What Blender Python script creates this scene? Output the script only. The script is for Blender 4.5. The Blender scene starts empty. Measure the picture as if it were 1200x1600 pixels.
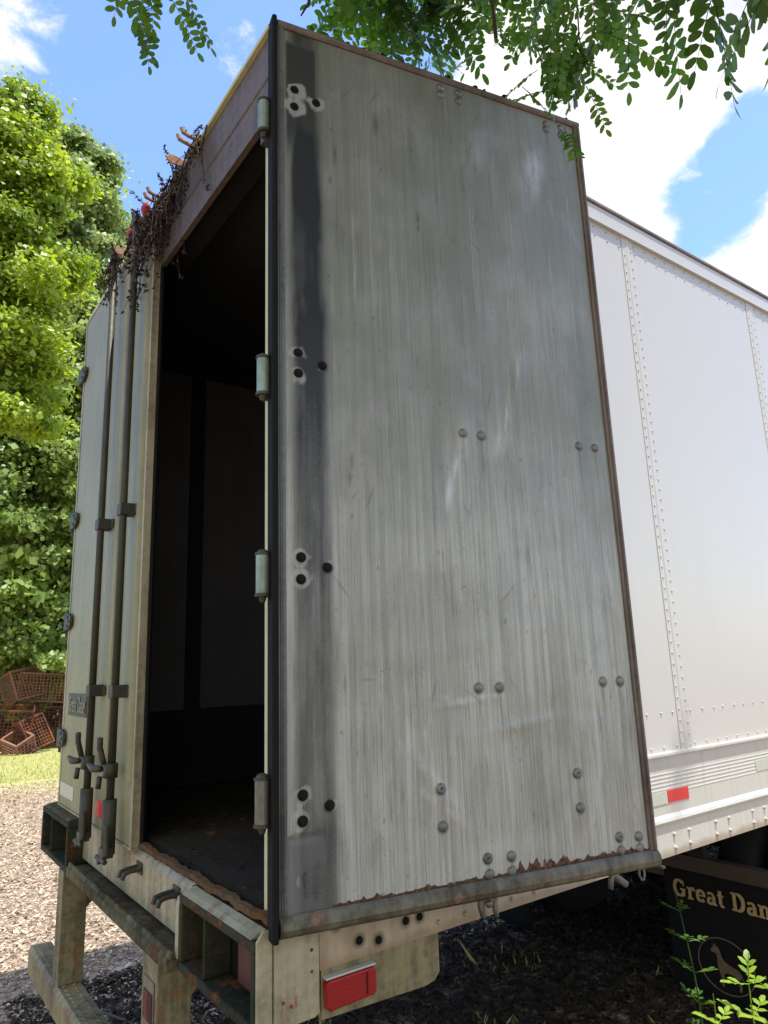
import bpy, math, random
import numpy as np
from math import radians as RD, sin, cos, pi
random.seed(7); rng = np.random.default_rng(7)
scene = bpy.context.scene

# ------------------------------------------------------------------ camera
GZ = -1.25                       # ground height; the trailer floor is z = 0
CAMP = np.array([1.934, -0.947, 0.676]); CAMF = 1091.2
YAW, PITCH, ROLL = -0.93975, 0.2141, -0.03517
_f = np.array([sin(YAW)*cos(PITCH), cos(YAW)*cos(PITCH), sin(PITCH)])
_r0 = np.array([cos(YAW), -sin(YAW), 0.0]); _u0 = np.cross(_r0, _f)
_r = cos(ROLL)*_r0 + sin(ROLL)*_u0; _u = -sin(ROLL)*_r0 + cos(ROLL)*_u0
from mathutils import Matrix, Vector
cam = bpy.data.objects.new('camera', bpy.data.cameras.new('camera'))
scene.collection.objects.link(cam)
M = Matrix([[_r[i], _u[i], -_f[i], CAMP[i]] for i in range(3)] + [[0, 0, 0, 1]])
cam.matrix_world = M
cam.data.sensor_fit = 'VERTICAL'; cam.data.sensor_height = 36.0; cam.data.sensor_width = 27.0
cam.data.lens = CAMF/1600*36.0
cam.data.clip_start = 0.02; cam.data.clip_end = 3000
scene.camera = cam
scene.render.resolution_x = 768; scene.render.resolution_y = 1024

def at(px, py, dist):            # point of the place at that distance along a viewing ray
    d = _r*((px-600)/CAMF) - _u*((py-800)/CAMF) + _f
    return CAMP + d/np.linalg.norm(d)*dist
def dirp(px, py): return at(px, py, 1.0) - CAMP

# ------------------------------------------------------------------ light
SUN = np.array([0.27, 0.07, 0.95]); SUN /= np.linalg.norm(SUN)
elev = math.asin(SUN[2]); azim = math.atan2(SUN[0], SUN[1])
sl = bpy.data.lights.new('sun', 'SUN'); sl.energy = 5.0; sl.angle = RD(0.53); sl.color = (1.0, 0.965, 0.90)
so = bpy.data.objects.new('sun', sl); scene.collection.objects.link(so)
so.rotation_euler = Vector(SUN).to_track_quat('Z', 'Y').to_euler(); so.location = (4, 1, 12)
scene.view_settings.view_transform = 'Standard'; scene.view_settings.look = 'None'
scene.view_settings.exposure = 0.55; scene.view_settings.gamma = 1.0
scene.view_settings.use_curve_mapping = False

W = bpy.data.worlds.new('World'); scene.world = W; W.use_nodes = True
class NT:                        # tiny node helper
    def __init__(s, tree): s.t = tree; s.n = tree.nodes; s.l = tree.links
    def put(s, sock, v):
        if isinstance(v, bpy.types.NodeSocket): s.l.new(v, sock)
        elif v is not None:
            if hasattr(sock.default_value, '__len__') and not hasattr(v, '__len__'): v = [v]*len(sock.default_value)
            if hasattr(sock.default_value, '__len__') and len(sock.default_value) == 4 and len(v) == 3: v = (*v, 1)
            sock.default_value = v
    def node(s, kind, ins=None, **kw):
        nd = s.n.new(kind)
        for k, v in kw.items(): setattr(nd, k, v)
        for k, v in (ins or {}).items(): s.put(nd.inputs[k], v)
        return nd
    def math(s, op, a, b=None, c=None, clamp=False):
        nd = s.n.new('ShaderNodeMath'); nd.operation = op; nd.use_clamp = clamp
        s.put(nd.inputs[0], a)
        if b is not None: s.put(nd.inputs[1], b)
        if c is not None: s.put(nd.inputs[2], c)
        return nd.outputs[0]
    def noise(s, vec, scale, detail=4, rough=0.55, dist=0.0):
        return s.node('ShaderNodeTexNoise', {'Vector': vec, 'Scale': scale, 'Detail': detail, 'Roughness': rough, 'Distortion': dist}).outputs['Fac']
    def ramp(s, fac, a, b):      # smooth 0..1 between a and b
        nd = s.node('ShaderNodeMapRange', {'Value': fac, 'From Min': a, 'From Max': b}, interpolation_type='SMOOTHSTEP')
        return nd.outputs[0]
    def mix(s, fac, a, b, mode='MIX'):
        nd = s.n.new('ShaderNodeMix'); nd.data_type = 'RGBA'; nd.blend_type = mode
        s.put(nd.inputs[0], fac); s.put(nd.inputs[6], a); s.put(nd.inputs[7], b); return nd.outputs[2]
    def mapping(s, vec, scale=(1, 1, 1), loc=(0, 0, 0)):
        return s.node('ShaderNodeMapping', {'Vector': vec, 'Scale': scale, 'Location': loc}).outputs[0]
w = NT(W.node_tree); w.n.clear()
sky = w.node('ShaderNodeTexSky', sky_type='NISHITA', sun_disc=False, sun_elevation=elev, sun_rotation=azim,
             altitude=200, air_density=1.0, dust_density=0.6, ozone_density=2.0)
tc = w.node('ShaderNodeTexCoord').outputs['Generated']
def blob(px, py, r0, r1):        # cloud bank round a direction of the sky
    d = dirp(px, py)
    dt = w.node('ShaderNodeVectorMath', {0: tc, 1: tuple(d)}, operation='DOT_PRODUCT').outputs['Value']
    return w.ramp(dt, cos(RD(r1)), cos(RD(r0)))
wm = w.mapping(tc, (1, 1, 1.7), (3.1, 0.7, 0))
n1 = w.noise(wm, 2.6, 9, 0.56, 0.35)
n2 = w.noise(w.mapping(tc, (1, 1, 2.2), (9.3, 4.1, 2.0)), 7.5, 9, 0.64, 0.3)
bias = w.math('ADD', w.math('MULTIPLY', blob(1040, 300, 6, 30), 0.235), w.math('MULTIPLY', blob(-30, 20, 1, 7), 0.30))
bias = w.math('ADD', bias, w.math('MULTIPLY', blob(372, 72, 0.3, 3.2), 0.215))
bias = w.math('SUBTRACT', bias, w.math('MULTIPLY', blob(1105, 315, 0.5, 5.0), 0.22))
bias = w.math('SUBTRACT', bias, w.math('MULTIPLY', blob(560, 150, 2, 8.0), 0.10))
bias = w.math('SUBTRACT', bias, w.math('MULTIPLY', blob(240, 200, 8, 24.0), 0.12))
bk_ = w.node('ShaderNodeVectorMath', {0: tc, 1: (0.80, -0.55, 0.25)}, operation='DOT_PRODUCT').outputs['Value']
bias = w.math('ADD', bias, w.math('MULTIPLY', w.ramp(bk_, 0.1, 0.7), 0.20))  # unseen cloud cover added behind the camera to whiten the light
den = w.math('ADD', w.math('ADD', w.math('MULTIPLY', n1, 0.62), w.math('MULTIPLY', n2, 0.38)), bias)
bias = w.math('SUBTRACT', bias, w.math('MULTIPLY', blob(1185, 215, 0.5, 4.0), 0.20))
den = w.math('ADD', w.math('ADD', w.math('MULTIPLY', n1, 0.55), w.math('MULTIPLY', n2, 0.45)), bias)
cl = w.ramp(den, 0.575, 0.69)
body = w.math('MULTIPLY', w.ramp(den, 0.70, 0.86), w.ramp(w.noise(w.mapping(tc, (1, 1, 1.5), (5, 2, 7)), 4.0, 6, 0.55), 0.40, 0.60))
ccol = w.mix(body, (8.6, 8.5, 8.3), (5.5, 5.85, 6.7))
blue = w.mix(1.0, sky.outputs[0], (2.2, 2.38, 2.8), 'MULTIPLY')
bg = w.node('ShaderNodeBackground', {'Color': w.mix(cl, blue, ccol), 'Strength': 0.10})
wo = w.node('ShaderNodeOutputWorld'); w.l.new(bg.outputs[0], wo.inputs[0])

# ------------------------------------------------------------------ materials
def newmat(name):
    m = bpy.data.materials.new(name); m.use_nodes = True; t = NT(m.node_tree); t.n.clear()
    out = t.node('ShaderNodeOutputMaterial'); p = t.node('ShaderNodeBsdfPrincipled')
    t.l.new(p.outputs[0], out.inputs[0]); return m, t, p, out
def grimy(name, base, dirt=(0.05, 0.045, 0.03), rustc=(0.13, 0.05, 0.02), dirt_a=0.4, rust_a=0.15, rough=0.5, metal=0.0,
          bump=0.15, streak=0.4, sc=1.0, coat=0.0):
    m, t, p, out = newmat(name)
    v = t.node('ShaderNodeTexCoord').outputs['Object']
    big = t.noise(v, 2.3*sc, 5, 0.6); fine = t.noise(v, 38*sc, 5, 0.65)
    st = t.noise(t.mapping(v, (22*sc, 22*sc, 1.0*sc)), 1.0, 5, 0.6)
    d = t.math('ADD', t.math('MULTIPLY', big, 0.5), t.math('ADD', t.math('MULTIPLY', fine, 0.25), t.math('MULTIPLY', st, streak*0.6)))
    hi = 0.375+0.3*streak
    dm = t.math('MULTIPLY', t.ramp(d, hi-0.13, hi+0.20), dirt_a*1.5, clamp=True)
    col = t.mix(dm, base, dirt)
    rn = t.noise(v, 9*sc, 8, 0.7, 0.3)
    rm = t.ramp(t.math('ADD', t.math('MULTIPLY', rn, 0.7), t.math('MULTIPLY', st, 0.3)), 0.62-0.30*rust_a, 0.68-0.24*rust_a)
    rcol = t.mix(fine, rustc, tuple(c*2.2 for c in rustc))
    col = t.mix(rm, col, rcol)
    t.put(p.inputs['Base Color'], col)
    t.put(p.inputs['Metallic'], t.math('MULTIPLY', t.math('SUBTRACT', 1.0, rm), metal))
    t.put(p.inputs['Roughness'], t.math('ADD', t.math('MULTIPLY', fine, 0.25), rough-0.1, clamp=True))
    b = t.node('ShaderNodeBump', {'Strength': bump, 'Distance': 0.004, 'Height': t.math('ADD', fine, rm)})
    t.put(p.inputs['Normal'], b.outputs[0]); p.inputs['Coat Weight'].default_value = coat
    if rough >= 0.75: p.inputs['Specular IOR Level'].default_value = 0.12
    return m
def plain(name, col, rough=0.6, metal=0.0, var=0.25, sc=20):
    m, t, p, out = newmat(name); p.inputs['Specular IOR Level'].default_value = 0.5 if rough < 0.75 else 0.15
    v = t.node('ShaderNodeTexCoord').outputs['Object']; n = t.noise(v, sc, 4)
    t.put(p.inputs['Base Color'], t.mix(n, tuple(c*(1-var) for c in col), tuple(min(1, c*(1+var)) for c in col)))
    p.inputs['Roughness'].default_value = rough; p.inputs['Metallic'].default_value = metal
    return m
def leafmat(name, c1, c2, c3, sc=0.6, trans=0.4, tm=(1.35, 1.25, 0.55)):
    m, t, p, out = newmat(name)
    at_ = t.node('ShaderNodeAttribute', attribute_name='tint').outputs['Fac']
    v = t.node('ShaderNodeTexCoord').outputs['Object']
    n = t.noise(v, sc, 3)
    col = t.mix(t.ramp(at_, 0.0, 1.0), c1, c2)
    col = t.mix(t.ramp(n, 0.42, 0.66), col, c3)
    t.put(p.inputs['Base Color'], col); p.inputs['Roughness'].default_value = 0.42
    tr = t.node('ShaderNodeBsdfTranslucent', {'Color': t.mix(1.0, col, tm, 'MULTIPLY')})
    mx = t.node('ShaderNodeMixShader', {0: trans}); t.l.new(p.outputs[0], mx.inputs[1]); t.l.new(tr.outputs[0], mx.inputs[2])
    t.l.new(mx.outputs[0], out.inputs[0]); return m

MT = {}
MT['white_side'] = None
def side_material():
    m, t, p, out = newmat('white_painted_sheet')
    v = t.node('ShaderNodeTexCoord').outputs['Object']
    big = t.noise(v, 0.9, 3); st = t.noise(t.mapping(v, (1, 14, 0.7)), 1.0, 5); low = t.node('ShaderNodeSeparateXYZ', {0: v}).outputs[2]
    col = t.mix(t.math('MULTIPLY', t.ramp(st, 0.5, 0.8), 0.14), (0.475, 0.462, 0.42), (0.37, 0.355, 0.30))
    t.put(p.inputs['Base Color'], col); p.inputs['Roughness'].default_value = 0.30
    b = t.node('ShaderNodeBump', {'Strength': 0.25, 'Distance': 0.012, 'Height': big}); t.put(p.inputs['Normal'], b.outputs[0])
    return m
MT['side'] = side_material()
MT['rail'] = grimy('white_rail_paint', (0.49, 0.47, 0.41), dirt=(0.32, 0.25, 0.15), dirt_a=0.35, rust_a=0.0, rough=0.45, bump=0.05, streak=0.5)
MT['cream'] = grimy('cream_rear_paint', (0.37, 0.33, 0.205), dirt=(0.10, 0.082, 0.036), rustc=(0.15, 0.06, 0.02), dirt_a=0.7, rust_a=0.14, rough=0.5, streak=0.6)
MT['rustcream'] = grimy('rusty_cream_paint', (0.24, 0.205, 0.095), dirt=(0.035, 0.029, 0.012), rustc=(0.12, 0.045, 0.014), dirt_a=0.8, rust_a=0.26, rough=0.6, streak=0.6)
MT['boxdark'] = grimy('grimy_shaded_lamp_box', (0.045, 0.042, 0.022), dirt=(0.009, 0.018, 0.01), rustc=(0.07, 0.03, 0.012), dirt_a=1.0, rust_a=0.35, rough=0.75, bump=0.8, streak=0.3)  # grime, darkened further to paint the shade inside the lamp recess
MT['greystrip'] = grimy('grey_edge_strip', (0.15, 0.155, 0.135), dirt=(0.05, 0.05, 0.04), dirt_a=0.7, rust_a=0.0, rough=0.5, metal=0.3, streak=0.9)
MT['mossy'] = grimy('moss_stained_cream', (0.14, 0.13, 0.065), dirt=(0.018, 0.018, 0.008), rustc=(0.06, 0.03, 0.012), dirt_a=0.9, rust_a=0.35, rough=0.75, bump=0.8, streak=0.3)
MT['doorw'] = grimy('dusty_white_door', (0.25, 0.235, 0.12), dirt=(0.14, 0.135, 0.065), dirt_a=0.55, rust_a=-0.3, rough=0.5, bump=0.03, streak=0.7)
MT['darkrod'] = grimy('dull_dark_steel', (0.055, 0.055, 0.034), dirt=(0.02, 0.02, 0.012), rustc=(0.07, 0.045, 0.025), dirt_a=0.5, rust_a=0.1, rough=0.55, metal=0.3)
MT['steel'] = grimy('tarnished_steel', (0.21, 0.215, 0.19), dirt=(0.06, 0.056, 0.042), rustc=(0.12, 0.06, 0.03), dirt_a=0.6, rust_a=0.15, rough=0.45, metal=0.7)
MT['alu'] = grimy('weathered_aluminium', (0.16, 0.145, 0.10), dirt=(0.045, 0.038, 0.022), rustc=(0.10, 0.055, 0.03), dirt_a=0.8, rust_a=0.15, rough=0.5, metal=0.45, streak=0.7)
MT['brownalu'] = grimy('brown_stained_aluminium', (0.17, 0.135, 0.11), dirt=(0.06, 0.045, 0.035), rustc=(0.10, 0.05, 0.03), dirt_a=0.7, rust_a=0.2, rough=0.6, metal=0.2)
MT['header'] = grimy('faded_brown_header', (0.125, 0.088, 0.06), dirt=(0.035, 0.027, 0.02), rustc=(0.12, 0.06, 0.03), dirt_a=0.8, rust_a=0.1, rough=0.6)
MT['tan'] = grimy('rusty_tan_steel', (0.34, 0.19, 0.09), dirt=(0.12, 0.06, 0.03), rustc=(0.15, 0.05, 0.02), dirt_a=0.5, rust_a=0.4, rough=0.6)
MT['rubber'] = plain('black_rubber', (0.009, 0.009, 0.008), 0.85)
MT['flap'] = plain('mudflap_rubber', (0.008, 0.0078, 0.007), 0.95, var=.5, sc=5)
MT['gold'] = plain('faded_gold_print', (0.34, 0.25, 0.12), 0.9, var=.45, sc=40)
MT['golddim'] = plain('worn_gold_print', (0.13, 0.095, 0.05), 0.9, var=.5, sc=30)
MT['green'] = grimy('greenish_hinge_metal', (0.26, 0.33, 0.25), dirt=(0.09, 0.11, 0.08), dirt_a=0.6, rust_a=0.1, rough=0.4, metal=0.5, streak=0.9)
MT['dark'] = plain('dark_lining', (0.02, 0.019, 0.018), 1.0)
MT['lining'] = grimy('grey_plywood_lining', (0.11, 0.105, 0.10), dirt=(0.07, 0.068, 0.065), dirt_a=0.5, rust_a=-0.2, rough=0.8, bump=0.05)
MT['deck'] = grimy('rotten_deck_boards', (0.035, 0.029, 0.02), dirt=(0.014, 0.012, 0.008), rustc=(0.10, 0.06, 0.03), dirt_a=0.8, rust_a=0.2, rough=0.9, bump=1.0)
MT['chassis'] = plain('black_chassis_paint', (0.02, 0.019, 0.017), 0.75)
MT['chassisbrown'] = plain('dusty_chassis', (0.06, 0.045, 0.035), 0.8)
MT['tyre'] = plain('tyre_rubber', (0.02, 0.02, 0.02), 0.8)
MT['edge'] = plain('yellowed_edge', (0.46, 0.44, 0.24), 0.6)
MT['rust'] = grimy('rusted_iron', (0.065, 0.034, 0.026), dirt=(0.08, 0.035, 0.02), rustc=(0.12, 0.04, 0.02), dirt_a=0.6, rust_a=0.5, rough=0.85, sc=0.4)
MT['rustpink'] = grimy('sunbleached_rust', (0.26, 0.145, 0.11), dirt=(0.16, 0.07, 0.045), rustc=(0.20, 0.08, 0.045), dirt_a=0.6, rust_a=0.35, rough=0.85, sc=0.4)
MT['ceilmat'] = plain('dark_ceiling', (0.045, 0.043, 0.042), .95)  # dark grey, slightly mottled
MT['lipmat'] = grimy('rust_flaked_lip', (0.11, 0.07, 0.033), dirt=(0.05, 0.035, 0.02), rustc=(0.08, 0.035, 0.015), dirt_a=0.8, rust_a=0.45, rough=0.9, bump=0.8)
MT['litter'] = plain('shade_dark_leaf_litter', (0.038, 0.030, 0.021), 0.9, var=0.6, sc=14)  # flakes coloured dark to stand in for the shade under the trailer
def railmat():                   # bottom rail: grime and painted warm ground bounce near the tail, black rings round the rusted bolts
    m, t, p, out = newmat('rear_rail_paint'); v = t.node('ShaderNodeTexCoord').outputs['Object']
    X = t.node('ShaderNodeSeparateXYZ', {0: v}).outputs; n = t.noise(v, 7, 6, .65); f = t.noise(v, 45, 5, .7); st = t.noise(t.mapping(v, (1, 26, 1.5)), 1.0, 5, .6)
    g = t.math('MULTIPLY', t.ramp(t.math('ADD', X[1], t.math('MULTIPLY', n, .8)), 2.3, .5), .95)
    col = t.mix(t.math('MULTIPLY', t.ramp(st, .48, .75), .35), (0.47, 0.455, 0.40), (0.32, 0.26, 0.17))
    col = t.mix(g, col, t.mix(t.ramp(t.math('ADD', t.math('MULTIPLY', n, .5), t.math('MULTIPLY', st, .5)), .38, .62), (0.40, 0.31, 0.19), (0.22, 0.17, 0.09)))
    for (y, z) in [(0.235, -0.065), (0.315, -0.125), (0.385, -0.14), (0.49, -0.11), (0.545, -0.11)]:
        d = t.node('ShaderNodeVectorMath', {0: v, 1: (0.006, y, z-GZ)}, operation='DISTANCE').outputs['Value']
        col = t.mix(t.math('MULTIPLY', t.ramp(t.math('ADD', d, t.math('MULTIPLY', n, .02)), .040, .018), .85), col, (0.045, 0.042, 0.02))
    col = t.mix(t.math('MULTIPLY', t.ramp(t.math('ADD', X[2], t.math('MULTIPLY', n, -.06)), 1.098-.01, 1.065-.01), .6), col, (0.20, 0.12, 0.05))
    t.put(p.inputs['Base Color'], col); t.put(p.inputs['Roughness'], t.math('ADD', .35, t.math('MULTIPLY', g, .3)))
    b = t.node('ShaderNodeBump', {'Strength': .15, 'Distance': .003, 'Height': f}); t.put(p.inputs['Normal'], b.outputs[0]); return m
MT['tailrail'] = railmat()
def lens(name, c):
    m, t, p, out = newmat(name); v = t.node('ShaderNodeTexCoord').outputs['Object']
    wv = t.noise(t.mapping(v, (60, 60, 220)), 1, 2)
    t.put(p.inputs['Base Color'], t.mix(wv, tuple(x*0.55 for x in c), c)); p.inputs['Roughness'].default_value = 0.42; p.inputs['Specular IOR Level'].default_value = 0.3
    b = t.node('ShaderNodeBump', {'Strength': 0.3, 'Distance': 0.002, 'Height': wv}); t.put(p.inputs['Normal'], b.outputs[0]); return m
MT['red'] = lens('red_lens', (0.34, 0.012, 0.012)); MT['darkred'] = lens('dark_red_lens', (0.05, 0.004, 0.005))
MT['redtape'] = plain('red_reflective_tape', (0.58, 0.03, 0.02), 0.35, var=0.12, sc=60)
MT['whitetape'] = plain('pale_reflective_tape', (0.42, 0.44, 0.36), 0.35, var=0.1, sc=60)
MT['maple'] = leafmat('maple_leaf', (0.12, 0.22, 0.02), (0.36, 0.48, 0.06), (0.30, 0.41, 0.05), 0.9, 0.48, (1.6, 1.4, 0.55))
MT['poplar'] = leafmat('pale_leaf', (0.20, 0.29, 0.11), (0.44, 0.52, 0.26), (0.20, 0.28, 0.09), 0.4, 0.48, (1.35, 1.35, 0.85))
MT['midleaf'] = leafmat('mid_green_leaf', (0.10, 0.18, 0.035), (0.38, 0.49, 0.17), (0.22, 0.32, 0.07), 0.8, 0.46, (1.5, 1.4, 0.7))
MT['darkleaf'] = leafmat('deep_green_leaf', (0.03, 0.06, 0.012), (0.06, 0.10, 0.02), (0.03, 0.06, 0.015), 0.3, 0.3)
MT['locust'] = leafmat('locust_leaflet', (0.06, 0.14, 0.02), (0.12, 0.24, 0.035), (0.05, 0.115, 0.02), 3.0, 0.5, (1.7, 1.6, 0.6))
MT['lime'] = leafmat('lime_green_leaf', (0.22, 0.36, 0.03), (0.33, 0.46, 0.05), (0.25, 0.38, 0.04), 6.0, 0.4)
MT['bark'] = plain('grey_bark', (0.13, 0.115, 0.095), 0.9, var=0.5, sc=8)
MT['twig'] = plain('brown_twig', (0.045, 0.03, 0.022), 0.85, var=0.4)
MT['deadleaf'] = plain('dead_leaf', (0.035, 0.024, 0.018), 0.8, var=0.5, sc=30)
MT['chip'] = None
def groundmat():
    m, t, p, out = newmat('chip_covered_ground')
    v = t.node('ShaderNodeTexCoord').outputs['Object']
    a = t.noise(v, 0.35, 4); b_ = t.noise(v, 26, 8, 0.7); c = t.node('ShaderNodeTexVoronoi', {'Vector': v, 'Scale': 34.0, 'Randomness': 1.0})
    cc = t.node('ShaderNodeSeparateColor', {0: c.outputs['Color']}).outputs[0]
    col = t.mix(cc, (0.26, 0.18, 0.115), (0.60, 0.48, 0.34))
    col = t.mix(t.ramp(b_, 0.40, 0.62), (0.15, 0.10, 0.065), col)
    # grass in a band away from the trailer
    x = t.node('ShaderNodeSeparateXYZ', {0: v}).outputs
    g = t.ramp(t.math('ADD', t.math('MULTIPLY', x[0], -1.0), t.math('MULTIPLY', a, 7.0)), 14.5, 17.0)
    gcol = t.mix(b_, (0.26, 0.26, 0.07), (0.46, 0.44, 0.16)); col = t.mix(g, col, gcol)
    t.put(p.inputs['Base Color'], col); p.inputs['Roughness'].default_value = 0.95
    bp = t.node('ShaderNodeBump', {'Strength': 0.7, 'Distance': 0.03, 'Height': t.math('ADD', b_, t.math('MULTIPLY', cc, 0.6))})
    t.put(p.inputs['Normal'], bp.outputs[0]); return m
MT['ground'] = groundmat()
def chipmat():
    m, t, p, out = newmat('wood_chip')
    a = t.node('ShaderNodeAttribute', attribute_name='tint').outputs['Fac']
    col = t.mix(a, (0.20, 0.125, 0.075), (0.66, 0.54, 0.39)); t.put(p.inputs['Base Color'], col); p.inputs['Roughness'].default_value = 0.85
    return m
MT['chip'] = chipmat()
MT['grass'] = leafmat('short_grass', (0.24, 0.27, 0.06), (0.42, 0.42, 0.13), (0.30, 0.32, 0.09), 0.7, 0.25)

# ------------------------------------------------------------------ mesh helpers
class MB:
    def __init__(s): s.v = []; s.f = []
    def add(s, v, f):
        o = len(s.v); s.v += [tuple(map(float, q)) for q in v]; s.f += [tuple(i+o for i in q) for q in f]; return s
    def box(s, a, b, M=None):
        x0, y0, z0 = a; x1, y1, z1 = b
        v = [(x0, y0, z0), (x1, y0, z0), (x1, y1, z0), (x0, y1, z0), (x0, y0, z1), (x1, y0, z1), (x1, y1, z1), (x0, y1, z1)]
        if M is not None: v = [tuple(M @ Vector(q)) for q in v]
        return s.add(v, [(0, 3, 2, 1), (4, 5, 6, 7), (0, 1, 5, 4), (1, 2, 6, 5), (2, 3, 7, 6), (3, 0, 4, 7)])
    def prism(s, poly, ax, c0, c1):   # polygon in the two other axes, extruded along ax
        n = len(poly); v = []
        for c in (c0, c1):
            for a, b in poly: v.append({'x': (c, a, b), 'y': (a, c, b), 'z': (a, b, c)}[ax])
        return s.add(v, [tuple(range(n))[::-1], tuple(range(n, 2*n))] + [(i, (i+1) % n, n+(i+1) % n, n+i) for i in range(n)])
    def tube(s, path, r, n=8, cap=True):
        path = [np.array(q, float) for q in path]; k = len(path); rr = r if hasattr(r, '__len__') else [r]*k
        v = []; f = []
        up = None
        for i, q in enumerate(path):
            t = path[min(i+1, k-1)] - path[max(i-1, 0)]; t = t/(np.linalg.norm(t)+1e-9)
            if up is None: up = np.array([0, 0, 1.0]) if abs(t[2]) < 0.9 else np.array([1.0, 0, 0])
            a = np.cross(t, up); a /= np.linalg.norm(a)+1e-9; b = np.cross(a, t); up = b
            for j in range(n):
                w_ = 2*pi*j/n; v.append(q + rr[i]*(cos(w_)*a + sin(w_)*b))
        for i in range(k-1):
            for j in range(n): f.append((i*n+j, i*n+(j+1) % n, (i+1)*n+(j+1) % n, (i+1)*n+j))
        if cap: f += [tuple(range(n))[::-1], tuple(range((k-1)*n, k*n))]
        return s.add(v, f)
    def dome(s, c, nrm, r, h, n=12, rings=3, hole=0.0):
        nrm = np.array(nrm, float); nrm /= np.linalg.norm(nrm); u = np.cross(nrm, (0.3, 0.1, 1.0)); u /= np.linalg.norm(u); w_ = np.cross(nrm, u)
        c = np.array(c, float); v = []; f = []
        prof = [(r, 0)] + [(r*cos(a), h*sin(a)) for a in [pi/2*(i/rings) for i in range(1, rings)]]
        if hole: prof = [q for q in prof if q[0] > hole*1.1] + [(hole, h), (hole*0.9, h*0.1)]
        for (a, b) in prof:
            for j in range(n): v.append(c + a*(cos(2*pi*j/n)*u + sin(2*pi*j/n)*w_) + b*nrm)
        m_ = len(prof)
        for i in range(m_-1):
            for j in range(n): f.append((i*n+j, i*n+(j+1) % n, (i+1)*n+(j+1) % n, (i+1)*n+j))
        v.append(c + nrm*(h*0.1 if hole else h)); f += [((m_-1)*n+j, (m_-1)*n+(j+1) % n, m_*n) for j in range(n)]
        return s.add(v, f)
ORG = {}
def tag(o, label=None, cat=None, group=None, kind=None):
    if label: o['label'] = label
    if cat: o['category'] = cat
    if group: o['group'] = group
    if kind: o['kind'] = kind
    return o
def obj(name, mb, m, parent=None, smooth=False, bevel=0, org=None, label=None):
    o0 = np.array(org if org is not None else (ORG.get(parent.name, (0, 0, 0)) if parent else (0, 0, 0)), float)
    me = bpy.data.meshes.new(name); me.from_pydata([tuple(np.array(q)-o0) for q in mb.v], [], mb.f); me.materials.append(MT[m] if isinstance(m, str) else m)
    me.update()
    if smooth: me.polygons.foreach_set('use_smooth', [True]*len(me.polygons))
    o = bpy.data.objects.new(name, me); scene.collection.objects.link(o)
    if parent: o.parent = parent; ORG[o.name] = tuple(o0)
    else: o.location = tuple(o0); ORG[o.name] = tuple(o0)
    if bevel:
        b = o.modifiers.new('bevel', 'BEVEL'); b.width = bevel; b.segments = 2; b.limit_method = 'ANGLE'; b.angle_limit = RD(40)
    if label: o['label'] = label
    return o
def bigmesh(name, V, F, m, parent=None, tint=None, org=(0, 0, 0), smooth=False):   # numpy arrays, all faces same size
    V = np.asarray(V, np.float32) - np.array(org, np.float32); F = np.asarray(F, np.int32); k = F.shape[1]
    me = bpy.data.meshes.new(name); me.vertices.add(len(V)); me.vertices.foreach_set('co', V.ravel())
    me.loops.add(F.size); me.loops.foreach_set('vertex_index', F.ravel()); me.polygons.add(len(F))
    me.polygons.foreach_set('loop_start', np.arange(0, F.size, k, dtype=np.int32)); me.polygons.foreach_set('loop_total', np.full(len(F), k, np.int32))
    if smooth: me.polygons.foreach_set('use_smooth', [True]*len(F))
    me.update(calc_edges=True)
    if tint is not None:
        for nm, arr in (tint.items() if isinstance(tint, dict) else {'tint': tint}.items()):
            a = me.attributes.new(nm, 'FLOAT', 'POINT'); a.data.foreach_set('value', np.asarray(arr, np.float32))
    me.materials.append(MT[m] if isinstance(m, str) else m)
    o = bpy.data.objects.new(name, me); scene.collection.objects.link(o)
    if parent: o.parent = parent
    else: o.location = org
    return o
def empty(name, loc, label, cat, group=None):
    o = bpy.data.objects.new(name, None); scene.collection.objects.link(o); o.location = loc; o.empty_display_size = 0.2
    ORG[o.name] = tuple(loc); return tag(o, label, cat, group)

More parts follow.
